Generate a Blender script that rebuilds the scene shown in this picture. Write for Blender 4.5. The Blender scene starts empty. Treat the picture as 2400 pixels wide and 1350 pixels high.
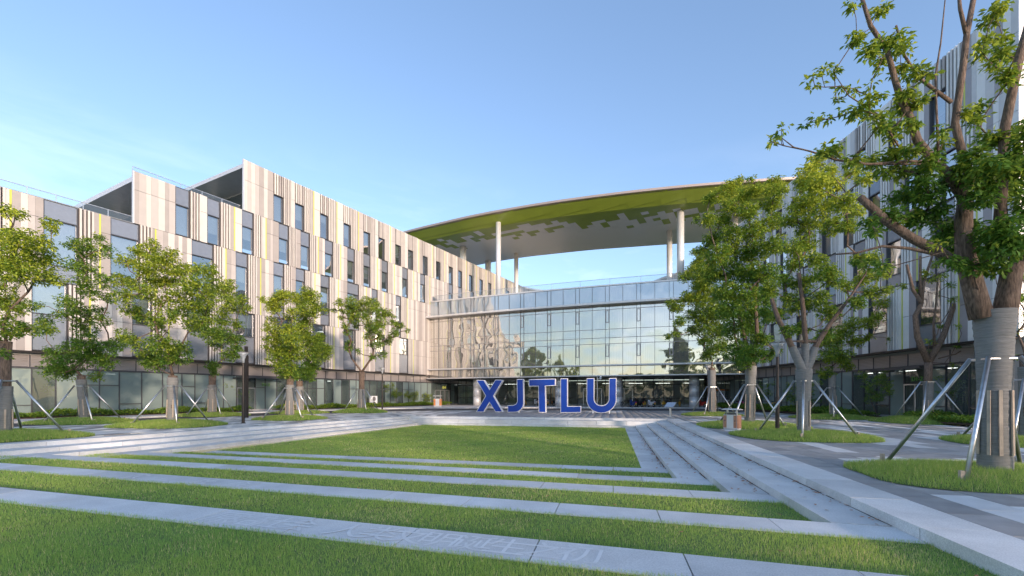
import bpy, math, random
import numpy as np
from mathutils import Vector, Matrix
random.seed(7); rng = np.random.default_rng(7)
sc = bpy.context.scene; COL = sc.collection
# ---------------------------------------------------------------- camera, sky, sun, exposure
F, CX, HY, H = 1050.0, 1200.0, 926.0, 1.67          # focal length / principal column / horizon row of the 2400 px photo, eye height
TH = math.atan(233 / F); CT, ST = math.cos(TH), math.sin(TH)
cam_d = bpy.data.cameras.new('camera'); cam = bpy.data.objects.new('camera', cam_d); COL.objects.link(cam)
cam.location = (0, 0, H); cam.rotation_euler = (math.pi / 2, 0, TH)
cam_d.sensor_width = 36; cam_d.lens = F / 2400 * 36; cam_d.shift_y = (HY - 675) / 2400
cam_d.clip_start = 0.1; cam_d.clip_end = 3000; sc.camera = cam
SUN_EL, SUN_PHI = math.radians(8.2), math.radians(33)  # low evening sun, behind the viewer and to the right
sx, sz = math.sin(SUN_PHI), -math.cos(SUN_PHI)
SUN = Vector(((sx * CT - sz * ST) * math.cos(SUN_EL), (sx * ST + sz * CT) * math.cos(SUN_EL), math.sin(SUN_EL)))
world = bpy.data.worlds.new('World'); sc.world = world; world.use_nodes = True
def build_world():
    nt = world.node_tree; nt.nodes.clear(); N = nt.nodes.new; L = nt.links.new
    out = N('ShaderNodeOutputWorld'); bg = N('ShaderNodeBackground'); sky = N('ShaderNodeTexSky')
    sky.sky_type = 'NISHITA'; sky.sun_disc = False; sky.sun_elevation = SUN_EL
    sky.sun_rotation = math.atan2(SUN.x, SUN.y)
    sky.air_density = 1.0; sky.dust_density = 1.0; sky.ozone_density = 1.5; sky.altitude = 0
    # thin high cloud, wispy, all round the sky
    tc = N('ShaderNodeTexCoord'); mp = N('ShaderNodeMapping'); mp.inputs['Scale'].default_value = (1.0, 1.0, 3.2)
    mp.inputs['Location'].default_value = (1.1, 0.7, 0.35)
    n1 = N('ShaderNodeTexNoise'); n1.inputs['Scale'].default_value = 2.1; n1.inputs['Detail'].default_value = 9; n1.inputs['Roughness'].default_value = .58
    n1.inputs['Distortion'].default_value = .8
    ramp = N('ShaderNodeValToRGB'); ramp.color_ramp.elements[0].position = .46; ramp.color_ramp.elements[1].position = .80
    sep = N('ShaderNodeSeparateXYZ'); low = N('ShaderNodeMapRange'); low.inputs['From Min'].default_value = .46; low.inputs['From Max'].default_value = .2
    low.inputs['To Min'].default_value = 0.0; low.inputs['To Max'].default_value = 1.0
    mul = N('ShaderNodeMath'); mul.operation = 'MULTIPLY'
    mix = N('ShaderNodeMix'); mix.data_type = 'RGBA'
    br = N('ShaderNodeMix'); br.data_type = 'RGBA'; br.blend_type = 'ADD'; br.inputs[0].default_value = 1
    L(tc.outputs['Generated'], mp.inputs['Vector']); L(mp.outputs[0], n1.inputs['Vector']); L(n1.outputs['Fac'], ramp.inputs[0])
    L(tc.outputs['Generated'], sep.inputs[0]); L(sep.outputs['Z'], low.inputs['Value'])
    L(ramp.outputs[0], mul.inputs[0]); L(low.outputs[0], mul.inputs[1])
    hs = N('ShaderNodeHueSaturation'); hs.inputs['Saturation'].default_value = .35; hs.inputs['Value'].default_value = 1.45
    L(sky.outputs[0], hs.inputs['Color']); L(mul.outputs[0], mix.inputs[0]); L(sky.outputs[0], mix.inputs[6]); L(hs.outputs[0], mix.inputs[7])
    gm = N('ShaderNodeGamma'); gm.inputs[1].default_value = .85; tn = N('ShaderNodeMix'); tn.data_type = 'RGBA'; tn.blend_type = 'MULTIPLY'; tn.inputs[0].default_value = 1
    tn.inputs[7].default_value = (.49, .53, .64, 1); L(mix.outputs[2], gm.inputs[0]); L(gm.outputs[0], tn.inputs[6])
    L(tn.outputs[2], bg.inputs[0]); bg.inputs[1].default_value = .15; L(bg.outputs[0], out.inputs[0])
build_world()
sd = bpy.data.lights.new('sun', 'SUN'); sd.energy = .8; sd.angle = math.radians(2.5); sd.color = (1, .78, .62)
so = bpy.data.objects.new('sun', sd); COL.objects.link(so); so.rotation_euler = SUN.to_track_quat('Z', 'Y').to_euler()
sc.view_settings.view_transform = 'Standard'; sc.view_settings.look = 'None'; sc.view_settings.gamma = 1; sc.view_settings.exposure = 2.38
sc.render.engine = 'CYCLES'; sc.cycles.max_bounces = 8; sc.cycles.transparent_max_bounces = 12; sc.cycles.use_denoising = True
sc.cycles.caustics_reflective = False; sc.cycles.caustics_refractive = False

# ---------------------------------------------------------------- places: photo column u / row v -> the ground and the air
def PX(u, z):
    x = (u - CX) * z / F
    return Vector((x * CT - z * ST, x * ST + z * CT, 0))
def AT(u, v, z):
    p = PX(u, z); p.z = H + (HY - v) * z / F
    return p
def G(u, v, lev=0.0):
    p = PX(u, F * (H - lev) / (v - HY)); p.z = lev
    return p
def UZ(p):                                            # world point -> column, distance
    x = p[0] * CT + p[1] * ST; z = -p[0] * ST + p[1] * CT
    return (CX + F * x / z if z > .05 else -1e6), z
# ---------------------------------------------------------------- materials
M = {}; TINTED = set()
def mat(name, col, rough=.6, metal=0., var=.0, vscale=3., bump=0., bscale=20., tint=False, spec=.5, col2=None, stretch=None, emit=None, transl=0., coat=0., objvar=0., upn=0., stain=0.):
    m = bpy.data.materials.new(name); m.use_nodes = True; nt = m.node_tree; N = nt.nodes.new; L = nt.links.new
    p = nt.nodes['Principled BSDF']; out = nt.nodes['Material Output']
    p.inputs['Roughness'].default_value = rough; p.inputs['Metallic'].default_value = metal; p.inputs['Specular IOR Level'].default_value = spec
    p.inputs['Coat Weight'].default_value = coat
    c = (*col, 1); p.inputs['Base Color'].default_value = c; src = None
    tc = N('ShaderNodeTexCoord'); vec = tc.outputs['Object']
    if stretch:
        mp = N('ShaderNodeMapping'); mp.inputs['Scale'].default_value = stretch; L(vec, mp.inputs[0]); vec = mp.outputs[0]
    if var or col2:
        n = N('ShaderNodeTexNoise'); n.inputs['Scale'].default_value = vscale; n.inputs['Detail'].default_value = 6; L(vec, n.inputs['Vector'])
        r = N('ShaderNodeValToRGB'); r.color_ramp.elements[0].position = .3; r.color_ramp.elements[1].position = .7
        a = tuple(x * (1 - var) for x in col); b = col2 or tuple(min(1, x * (1 + var)) for x in col)
        r.color_ramp.elements[0].color = (*a, 1); r.color_ramp.elements[1].color = (*b, 1); L(n.outputs['Fac'], r.inputs[0]); src = r.outputs[0]
    def mulby(valsock, src):
        mx = N('ShaderNodeMix'); mx.data_type = 'RGBA'; mx.blend_type = 'MULTIPLY'; mx.inputs[0].default_value = 1
        if src is None: mx.inputs[6].default_value = c
        else: L(src, mx.inputs[6])
        L(valsock, mx.inputs[7]); return mx.outputs[2]
    if tint:
        TINTED.add(name); a = N('ShaderNodeAttribute'); a.attribute_name = 'tint'; src = mulby(a.outputs['Color'], src)
    if stain:                                          # broad damp stains and grime, darker blotches with a shape of their own
        n2 = N('ShaderNodeTexNoise'); n2.inputs['Scale'].default_value = .9; n2.inputs['Detail'].default_value = 8; n2.inputs['Roughness'].default_value = .65; L(tc.outputs['Object'], n2.inputs['Vector'])
        r2 = N('ShaderNodeMapRange'); r2.inputs['From Min'].default_value = .38; r2.inputs['From Max'].default_value = .62; r2.inputs['To Min'].default_value = 1 - stain; L(n2.outputs['Fac'], r2.inputs['Value']); src = mulby(r2.outputs[0], src)
    if objvar:
        oi = N('ShaderNodeObjectInfo'); mr = N('ShaderNodeMapRange'); mr.inputs['To Min'].default_value = 1 - objvar; mr.inputs['To Max'].default_value = 1 + objvar
        L(oi.outputs['Random'], mr.inputs['Value']); src = mulby(mr.outputs[0], src)
    if src is not None: L(src, p.inputs['Base Color'])
    if bump:
        n = N('ShaderNodeTexNoise'); n.inputs['Scale'].default_value = bscale; n.inputs['Detail'].default_value = 5; L(vec, n.inputs['Vector'])
        b = N('ShaderNodeBump'); b.inputs['Strength'].default_value = bump; b.inputs['Distance'].default_value = .02; L(n.outputs['Fac'], b.inputs['Height']); L(b.outputs[0], p.inputs['Normal'])
    if upn:                                            # soft blades: shade them mostly as the carpet they form
        ge = N('ShaderNodeNewGeometry'); mv = N('ShaderNodeMix'); mv.data_type = 'VECTOR'; mv.inputs[0].default_value = upn; mv.inputs[5].default_value = (0, 0, 1)
        L(ge.outputs['Normal'], mv.inputs[4]); nm = N('ShaderNodeVectorMath'); nm.operation = 'NORMALIZE'; L(mv.outputs[1], nm.inputs[0]); L(nm.outputs[0], p.inputs['Normal'])
    if emit:
        p.inputs['Emission Color'].default_value = (*emit[0], 1); p.inputs['Emission Strength'].default_value = emit[1]
    if transl:
        t = N('ShaderNodeBsdfTranslucent'); ms = N('ShaderNodeMixShader'); ms.inputs[0].default_value = transl
        if src is not None: L(src, t.inputs[0])
        else: t.inputs[0].default_value = c
        L(p.outputs[0], ms.inputs[1]); L(t.outputs[0], ms.inputs[2]); L(ms.outputs[0], out.inputs[0])
    M[name] = m; return m
def glass(name, refl, tintc, body, base=.2, wob=.0, wscale=.35, ior=1.5):
    """architectural glass: fresnel mirror over a tinted see-through pane"""
    m = bpy.data.materials.new(name); m.use_nodes = True; nt = m.node_tree; nt.nodes.clear(); N = nt.nodes.new; L = nt.links.new
    out = N('ShaderNodeOutputMaterial'); g = N('ShaderNodeBsdfGlossy'); g.inputs['Roughness'].default_value = .012; g.inputs['Color'].default_value = (*refl, 1)
    t = N('ShaderNodeBsdfTransparent'); t.inputs[0].default_value = (*tintc, 1)
    d = N('ShaderNodeBsdfDiffuse'); d.inputs[0].default_value = (*body[:3], 1)
    m1 = N('ShaderNodeMixShader'); m1.inputs[0].default_value = body[3]; L(t.outputs[0], m1.inputs[1]); L(d.outputs[0], m1.inputs[2])
    fr = N('ShaderNodeFresnel'); fr.inputs[0].default_value = ior
    ad = N('ShaderNodeMath'); ad.operation = 'ADD'; ad.use_clamp = True; ad.inputs[1].default_value = base; L(fr.outputs[0], ad.inputs[0])
    m2 = N('ShaderNodeMixShader'); L(ad.outputs[0], m2.inputs[0]); L(m1.outputs[0], m2.inputs[1]); L(g.outputs[0], m2.inputs[2])
    if wob:
        tc = N('ShaderNodeTexCoord'); n = N('ShaderNodeTexNoise'); n.inputs['Scale'].default_value = wscale; n.inputs['Detail'].default_value = 1
        L(tc.outputs['Object'], n.inputs['Vector']); b = N('ShaderNodeBump'); b.inputs['Strength'].default_value = wob; b.inputs['Distance'].default_value = .1
        L(n.outputs['Fac'], b.inputs['Height']); L(b.outputs[0], g.inputs['Normal'])
    L(m2.outputs[0], out.inputs[0]); M[name] = m; return m
mat('cream', (.63, .585, .54), .45, var=.04, vscale=1.5, objvar=.04, tint=True); mat('taupe', (.40, .36, .335), .45, var=.05, vscale=1.5, objvar=.05, tint=True)
mat('mauve', (.50, .455, .425), .45, var=.04, vscale=1.5, objvar=.05, tint=True); mat('grey_stripe', (.36, .33, .34), .45, var=.04, objvar=.05, tint=True)
mat('cream_shade_lift', (.80, .785, .765), .45, var=.03, objvar=.04, tint=True); mat('mauve_shade_lift', (.60, .585, .58), .45, var=.04, objvar=.05, tint=True)  # right wing's panels, coloured lighter than the left's to offset its shade
mat('lime', (.60, .64, .10), .45); mat('slat_dark', (.075, .065, .065), .5); mat('backing', (.06, .055, .055), .7)
mat('spandrel', (.27, .29, .33), .25, .35, var=.05, objvar=.06); mat('frame', (.10, .10, .11), .4, .5); mat('alu', (.62, .61, .61), .35, .75, var=.05)
mat('alu_pale', (.72, .70, .69), .4, .4, var=.04, vscale=2, objvar=.04); mat('metal_dark', (.045, .038, .036), .42, .5, var=.1)
mat('louver', (.42, .38, .37), .4, .5, objvar=.05); mat('steel', (.60, .61, .63), .3, .9, var=.15, vscale=8, bump=.05)
mat('interior', (.30, .29, .27), .9, var=.15, vscale=.4); mat('floor_slab', (.35, .34, .33), .9); mat('blind', (.82, .83, .84), .8, objvar=.08, var=.05, stretch=(1, 1, 6))
mat('curtain', (.72, .68, .62), .85, objvar=.06); mat('wood', (.42, .20, .07), .5, var=.2, stretch=(6, 6, .5)); mat('light', (1, 1, .95), emit=((1, .96, .88), .9))
mat('asphalt', (.075, .073, .076), .85, var=.15, vscale=1.2, bump=.25, bscale=120); mat('soil', (.07, .045, .03), .95, bump=.6, bscale=30, var=.3)
mat('granite', (.72, .715, .70), .65, var=.16, vscale=60, bump=.2, bscale=160, tint=True, objvar=.11, stain=.18); 
mat('slab_dark', (.40, .39, .385), .6, var=.18, vscale=2.5, bump=.12, bscale=90, tint=True, objvar=.14, stain=.2); mat('slab_white', (.74, .735, .725), .6, var=.10, vscale=2.5, bump=.1, bscale=90, tint=True, objvar=.08, stain=.14)
mat('engrave', (.82, .815, .80), .75); mat('terrain', (.10, .12, .05), .95, var=.3, vscale=.3)
mat('turf', (.24, .36, .09), .95, var=.35, vscale=1.2, bump=.5, bscale=40, col2=(.11, .15, .04)); mat('grass', (.39, .60, .15), .6, tint=True, transl=.5, spec=.2)
mat('leaf', (.27, .385, .058), .45, tint=True, transl=.42, spec=.35); mat('column_metal', (.74, .73, .72), .42, .3, var=.03); mat('bark', (.165, .115, .085), .9, var=.6, vscale=11, bump=1.0, bscale=26, stretch=(3, 3, .55))
mat('wrap', (.23, .225, .215), .95, var=.16, vscale=5, bump=.9, bscale=9, stretch=(.8, .8, 7)); mat('batten', (.50, .40, .31), .8, var=.2, vscale=6)
mat('canopy_green', (.33, .42, .05), .38, objvar=.05, tint=True); mat('canopy_white', (.88, .87, .86), .38, objvar=.04, tint=True); mat('canopy_edge', (.42, .34, .30), .4, .4)
mat('blue', (.0, .042, .33), .35, coat=.15); mat('white', (.80, .80, .82), .4); mat('brass', (.30, .16, .05), .35, .7); mat('rubber', (.02, .02, .02), .7)
mat('yellow', (.78, .42, .02), .4); mat('red', (.5, .04, .03), .4); mat('orange', (.70, .24, .05), .45, var=.1); mat('black', (.015, .015, .017), .35); mat('scooter_blue', (.03, .07, .25), .3)
mat('bin_wood', (.46, .22, .13), .5, var=.15, stretch=(1, 1, 5)); mat('sign_green', (.22, .5, .12), .5); mat('sign_yellow', (.8, .75, .1), .5, emit=((.9, .85, .2), .12))
mat('sign_dim', (.13, .33, .08), .5); mat('leaf_litter', (.46, .20, .09), .8, var=.4, vscale=4); mat('pink', (.5, .03, .2), .5); mat('stone_pale', (.62, .60, .58), .6, var=.06)
glass('glass', (.93, .94, .95), (.55, .62, .66), (.16, .19, .22, .16), .33, .22, .5); glass('glass_low', (.75, .80, .82), (.62, .70, .70), (.25, .33, .32, .25), .06, .18, .5)
glass('glass_frost', (.75, .80, .82), (.5, .6, .6), (.28, .35, .335, .85), .05, .12, .6); glass('glass_curtain', (1, .955, .88), (.62, .64, .66), (.70, .63, .55, .42), .46, .5, .42)  # curtain glass: warmth of the reflected evening sky is put into its tint
glass('glass_top', (.90, .93, .96), (.4, .45, .5), (.38, .43, .46, .75), .34, .5, .42); glass('glass_rail', (.9, .95, 1), (.86, .90, .92), (.5, .55, .6, .06), .03); glass('lamp_glass', (1, 1, 1), (.8, .84, .88), (.75, .78, .82, .5), .08)
# ---------------------------------------------------------------- mesh building
class B:
    def __init__(s): s.v = []; s.f = []
    def box(s, x0, x1, y0, y1, z0, z1):
        n = len(s.v); s.v += [(x0, y0, z0), (x1, y0, z0), (x1, y1, z0), (x0, y1, z0), (x0, y0, z1), (x1, y0, z1), (x1, y1, z1), (x0, y1, z1)]
        s.f += [tuple(n + i for i in q) for q in ((0, 3, 2, 1), (4, 5, 6, 7), (0, 1, 5, 4), (1, 2, 6, 5), (2, 3, 7, 6), (3, 0, 4, 7))]; return s
    def prism(s, pts, z0, z1, top_only=False):         # footprint polygon (counter-clockwise) from z0 to z1
        n = len(s.v); k = len(pts); s.v += [(p[0], p[1], z0) for p in pts] + [(p[0], p[1], z1) for p in pts]
        s.f.append(tuple(n + k + i for i in range(k)))
        if not top_only: s.f.append(tuple(n + i for i in reversed(range(k))))
        s.f += [(n + i, n + (i + 1) % k, n + k + (i + 1) % k, n + k + i) for i in range(k)]; return s
    def quad(s, *p):
        n = len(s.v); s.v += [tuple(q) for q in p]; s.f.append(tuple(range(n, n + len(p)))); return s
    def tube(s, pts, rad, n=8, cap=True):
        pts = [Vector(p) for p in pts]; rad = rad if hasattr(rad, '__len__') else [rad] * len(pts); b = len(s.v); ref = None
        for i, p in enumerate(pts):
            d = (pts[min(i + 1, len(pts) - 1)] - pts[max(i - 1, 0)]).normalized()
            if ref is None: ref = Vector((0, 0, 1)) if abs(d.z) < .9 else Vector((1, 0, 0))
            a = (ref - d * ref.dot(d)).normalized(); ref = a; c = d.cross(a)
            s.v += [tuple(p + (a * math.cos(t) + c * math.sin(t)) * rad[i]) for t in (2 * math.pi * k / n for k in range(n))]
        for i in range(len(pts) - 1):
            for k in range(n):
                q = b + i * n; s.f.append((q + k, q + (k + 1) % n, q + n + (k + 1) % n, q + n + k))
        if cap: s.f.append(tuple(b + k for k in reversed(range(n)))); s.f.append(tuple(b + (len(pts) - 1) * n + k for k in range(n)))
        return s
    def lathe(s, prof, c=(0, 0, 0), n=20):
        b = len(s.v)
        for r, z in prof: s.v += [(c[0] + r * math.cos(2 * math.pi * k / n), c[1] + r * math.sin(2 * math.pi * k / n), c[2] + z) for k in range(n)]
        for i in range(len(prof) - 1):
            for k in range(n): q = b + i * n; s.f.append((q + k, q + (k + 1) % n, q + n + (k + 1) % n, q + n + k))
        s.f.append(tuple(b + k for k in reversed(range(n)))); s.f.append(tuple(b + (len(prof) - 1) * n + k for k in range(n))); return s
    def ring(s, c, ax, R, r, n=18, m=6):               # torus about axis ax ('x' or 'y')
        b = len(s.v)
        for i in range(n):
            t = 2 * math.pi * i / n
            for k in range(m):
                q = 2 * math.pi * k / m; rr = R + r * math.cos(q); o = r * math.sin(q)
                s.v.append((c[0] + rr * math.cos(t), c[1] + o, c[2] + rr * math.sin(t)) if ax == 'y' else (c[0] + o, c[1] + rr * math.cos(t), c[2] + rr * math.sin(t)))
        for i in range(n):
            for k in range(m): s.f.append((b + i * m + k, b + i * m + (k + 1) % m, b + ((i + 1) % n) * m + (k + 1) % m, b + ((i + 1) % n) * m + k))
        return s
    def mesh(s, name, m):
        me = bpy.data.meshes.new(name); me.from_pydata(s.v, [], s.f); me.materials.append(M[m] if isinstance(m, str) else m); me.update()
        if m in TINTED: one_tint(me)
        return me
    def build(s, name, m, parent=None, smooth=False, world=True):
        return link(name, s.mesh(name, m), parent, smooth, world)
def link(name, me, parent=None, smooth=False, world=True):
    o = bpy.data.objects.new(name, me); COL.objects.link(o)
    if smooth: me.shade_smooth()
    if parent is not None:
        o.parent = parent
        if world and parent.rotation_euler.z == 0:
            off = parent.location.copy(); q = parent.parent
            while q is not None: off += q.location; q = q.parent
            o.location = -off if parent.type == 'EMPTY' else o.location
    return o
def tag(o, label=None, cat=None, group=None, kind=None):
    if label: o['label'] = label
    if cat: o['category'] = cat
    if group: o['group'] = group
    if kind: o['kind'] = kind
    return o
def empty(name, loc=(0, 0, 0), rz=0., **k):
    o = bpy.data.objects.new(name, None); COL.objects.link(o); o.location = loc; o.rotation_euler = (0, 0, rz); o.empty_display_size = .1
    return tag(o, **k)
def copy_tree(o, parent=None):
    c = o.copy(); COL.objects.link(c)
    if parent is not None: c.parent = parent
    for ch in [x for x in COL.objects if x.parent is o]: copy_tree(ch, c)
    return c
def fast_mesh(name, V, Fc, m, tint=None, smooth=False):
    """V (n,3), Fc (k,3|4) numpy; tint per face (k,3)"""
    me = bpy.data.meshes.new(name); k, c = Fc.shape
    me.vertices.add(len(V)); me.vertices.foreach_set('co', np.ascontiguousarray(V, dtype=np.float32).ravel())
    me.loops.add(k * c); me.loops.foreach_set('vertex_index', np.ascontiguousarray(Fc, dtype=np.int32).ravel())
    me.polygons.add(k); me.polygons.foreach_set('loop_start', np.arange(0, k * c, c, dtype=np.int32))
    me.update(calc_edges=True)
    me.materials.append(M[m])
    if tint is not None: set_tint(me, tint)
    if smooth: me.shade_smooth()
    return me
def set_tint(me, tint):
    a = me.attributes.new('tint', 'FLOAT_COLOR', 'FACE'); t = np.ones((len(me.polygons), 4), np.float32); t[:, :3] = tint; a.data.foreach_set('color', t.ravel())
def one_tint(me): set_tint(me, np.ones((len(me.polygons), 3)))
def text(name, s, size, m, parent=None, loc=(0, 0, 0), rot=(0, 0, 0), ext=.02, align='CENTER'):
    cu = bpy.data.curves.new(name, 'FONT'); cu.body = s; cu.size = size; cu.extrude = ext; cu.align_x = align; cu.align_y = 'BOTTOM_BASELINE'
    t = bpy.data.objects.new('tmp', cu); COL.objects.link(t); dg = bpy.context.evaluated_depsgraph_get(); me = bpy.data.meshes.new_from_object(t.evaluated_get(dg)); bpy.data.objects.remove(t)
    me.materials.clear(); me.materials.append(M[m]); me.name = name
    if ext == 0:                                       # flat lettering: crossing strokes must not share one plane
        vv, ff = [], []
        for p in me.polygons:
            dz = random.uniform(0, .0016); ff.append(tuple(range(len(vv), len(vv) + len(p.vertices)))); vv += [(me.vertices[i].co.x, me.vertices[i].co.y, dz) for i in p.vertices]
        me = bpy.data.meshes.new(name); me.from_pydata(vv, [], ff); me.materials.append(M[m])
    par = list(range(len(me.vertices) if ext else 0))                # strokes that cross lie on one plane: lift each loose stroke a hair above the last
    def find(i):
        while par[i] != i: par[i] = par[par[i]]; i = par[i]
        return i
    for p in me.polygons if ext else ():
        a = find(p.vertices[0])
        for v in p.vertices[1:]: par[find(v)] = a
    ids = {}
    for v in me.vertices if ext else (): v.co.z += .0005 * ids.setdefault(find(v.index), len(ids))
    o = bpy.data.objects.new(name, me); COL.objects.link(o); o.location = loc; o.rotation_euler = rot
    if parent is not None: o.parent = parent
    return o
# ================================================================ THE GROUND
LV = [-.60, -.45, -.30, -.15, 0.0]                     # levels of the sunken lawn terraces; 0 = plaza
XR = [.91, 1.64, 2.36, 3.07, 3.81]                     # right-hand risers (they run along Y)
YR = [14.46, 12.05, 9.82, 7.23, 4.74]                  # far edge of each front strip at its right end ...
SL = [-.050, -.069, -.066, -.0806, -.081]              # ... and its slope
YB = [31.8, 32.2, 32.2, 33.0]                          # back benches
def yf(k, X): return YR[k] + SL[k] * (X - XR[k])       # far edge of strip k
def xl(k, Y):                                          # left-hand risers fan out towards the viewer
    n = -15.8 + (-19.2 + 15.8) * k / 4; f = -13.9 + (-15.8 + 13.9) * k / 4
    return n + (f - n) * (Y - 15.3) / (32.5 - 15.3)
ground = B()
hole = [(3.81, YR[4]), (3.81, 33.0), (xl(4, 33), 33.0), (xl(4, 7), 7.0)]
outer = [(500, -500), (500, 500), (-500, 500), (-500, -500)]
for i in range(4):
    j = (i + 1) % 4; ground.quad((*outer[i], -.04), (*outer[j], -.04), (*hole[j], -.04), (*hole[i], -.04))
tag(ground.build('ground', 'terrain'), kind='structure')
# --- stone slabs of the steps, every slab a piece of its own
steps = empty('stone_steps', kind='structure'); kerbs = empty('stone_strips', kind='structure')
def slab(pts, z0, z1, parent, name='slab', m='granite'):
    a = random.uniform(-.0025, .0025)
    return B().prism(pts, z0, z1 + a).build(name, m, parent)
def run(a, b, n): return [a + (b - a) * i / n for i in range(n + 1)]
g = .008
for k in range(5):                                     # right-hand treads
    x0, x1 = XR[k] + (0 if k else .0), (XR[k + 1] if k < 4 else XR[4] + .82)
    ya, yb = yf(k, x0) if k < 4 else 1.6, ([31.8, 32.2, 32.2, 33.0, 33.6][k])
    n = max(1, round((yb - ya) / 1.65)); ys = run(ya, yb, n)
    for i in range(n): slab([(x0, ys[i] + g), (x1 - .002, ys[i] + g), (x1 - .002, ys[i + 1] - g), (x0, ys[i + 1] - g)], LV[k] - (.17 if k else .1), LV[k], steps)
for k in range(1, 5):                                  # left-hand treads
    ya, yb = 6.4, [0, 31.8, 32.2, 32.2, 33.0][k]
    n = round((yb - ya) / 1.9); ys = run(ya, yb, n)
    for i in range(n):
        p, q = ys[i] + g, ys[i + 1] - g; R_ = (lambda y: xl(k, y)); L_ = (lambda y: xl(k + 1, y) + .002) if k < 4 else (lambda y: xl(4, y) - .75)
        slab([(R_(p), p), (R_(q), q), (L_(q), q), (L_(p), p)], LV[k] - .17, LV[k], steps)
def back(x0, x1, y0, y1, z0, z1, n):
    xs = run(x0, x1, n)
    for i in range(n): slab([(xs[i] + g, y0), (xs[i + 1] - g, y0), (xs[i + 1] - g, y1), (xs[i] + g, y1)], z0, z1, steps)
back(xl(1, 31.8), XR[1], 31.8, 32.2, -.62, -.45, 10); back(xl(3, 32.2), XR[3], 32.2, 33.0, -.47, -.15, 9); back(xl(4, 33), XR[4], 33.0, 33.6, -.2, 0, 9)
for k in range(5):                                     # front strips, stepping down away from the viewer
    xa, xb = (xl(k, yf(k, -16)) if k < 4 else -24), ((XR[k + 1] if k < 4 else XR[4] + .02) if k else XR[1])
    n = round((xb - xa) / 1.55); xs = run(xa, xb, n); w = .70
    for i in range(n):
        p, q = xs[i] + g, xs[i + 1] - g
        slab([(p, yf(k, p) - w), (q, yf(k, q) - w), (q, yf(k, q)), (p, yf(k, p))], LV[k] - .16, LV[k] + .001 * (k == 4), kerbs)
# lettering cut into the nearest strips, paler than the granite
def carve(s, k, u0, u1, us=None):
    for i, ch in enumerate(s):
        u = us[i]
        X = -5.
        for _ in range(12):                            # where the sight line of that column meets the strip's middle
            Y = yf(k, X) - .33; d = PX(u, 1.0); X = d.x / d.y * Y
        o = text('engraved_character', ch, .52, 'engrave', None, (X, Y - .2, LV[k] + .005), (0, 0, math.atan(SL[k])), 0)
        o.parent = kerbs
carve('原始社会人类文明诞生之初', 4, 0, 0, [528, 583, 638, 699, 813, 888, 957, 1028, 1107, 1187, 1263, 1357])
carve('农业社会', 3, 0, 0, [320, 395, 480, 560])
# --- lawns (sheet) and their blades
lawn = empty('lawn', kind='structure')
def sheet(pts, z, name='turf'): return B().quad(*[(p[0], p[1], z) for p in pts]).build(name, 'turf', lawn)
QUADS = []
for k in range(1, 5):                                  # grass between strip k (near) and strip k-1 (far), at level k-1
    z = LV[k - 1] - .012; a, b = (xl(k, 10) - .3), XR[k] - .002
    pts = [(a, yf(k, a)), (b, yf(k, b)), (b, yf(k - 1, b) - .69), (a, yf(k - 1, a) - .69)]
    sheet(pts, z); QUADS.append(([pts[0], pts[1], (b, yf(k - 1, b) - .65), (a, yf(k - 1, a) - .65)], z))
pts = [(xl(0, 15), yf(0, -15.8)), (XR[0], yf(0, .91)), (XR[0], 31.8), (xl(0, 31.8), 31.8)]; sheet(pts, LV[0] - .012); QUADS.append((pts, LV[0] - .012))
pts = [(-24, -14), (3.8, -14), (3.8, yf(4, 3.8) - .69), (-24, yf(4, -24) - .69)]; sheet(pts, -.012); QUADS.append(([pts[0], pts[1], (3.8, yf(4, 3.8) - .65), (-24, yf(4, -24) - .65)], -.012))
B().quad((-60, -60, -.016), (60, -60, -.016), (60, -14, -.016), (-60, -14, -.016)).build('turf', 'turf', lawn)
def noise2(x, y):
    return (np.sin(x * 1.3 + 2 * np.sin(y * .7)) + np.sin(y * 1.9 + 1.7 * np.sin(x * .9)) + .6 * np.sin(3.1 * x - 2.3 * y)) / 2.6
def blades(P, hgt, wid, lean=.5):
    """one bent triangle per blade at points P (n,3)"""
    n = len(P); a = rng.uniform(0, 2 * np.pi, n); l = rng.uniform(0, lean, n) * hgt; b = rng.uniform(0, 2 * np.pi, n)
    V = np.empty((n, 3, 3), np.float32); dx, dy = np.cos(a) * wid / 2, np.sin(a) * wid / 2
    V[:, 0] = P; V[:, 1] = P; V[:, 2] = P
    V[:, 0, 0] -= dx; V[:, 0, 1] -= dy; V[:, 1, 0] += dx; V[:, 1, 1] += dy
    V[:, 2, 0] += l * np.cos(b); V[:, 2, 1] += l * np.sin(b); V[:, 2, 2] += hgt
    f = np.arange(3 * n).reshape(n, 3); return V.reshape(-1, 3), f
def grass_tint(x, y, n):
    t = np.clip(.45 + .26 * noise2(x * 1.1, y * 1.1) + .22 * noise2(x * .31 + 4, y * .43) + rng.normal(0, .2, n), 0, 1); w = .85 + .3 * rng.random(n)
    c = np.stack([(.75 + .75 * t) * w, (.80 + .35 * t) * w, (.8 + .3 * t) * w], 1)
    dry = rng.random(n) < .04 + .12 * (noise2(x * .8 + 9, y * .8) > .5) + .1 * (noise2(x * 2.1 + 3, y * 1.7) > .62); c[dry] = np.array([2.9, 1.55, 3.2]) * rng.uniform(.7, 1.1, (dry.sum(), 1))
    return c
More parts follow.
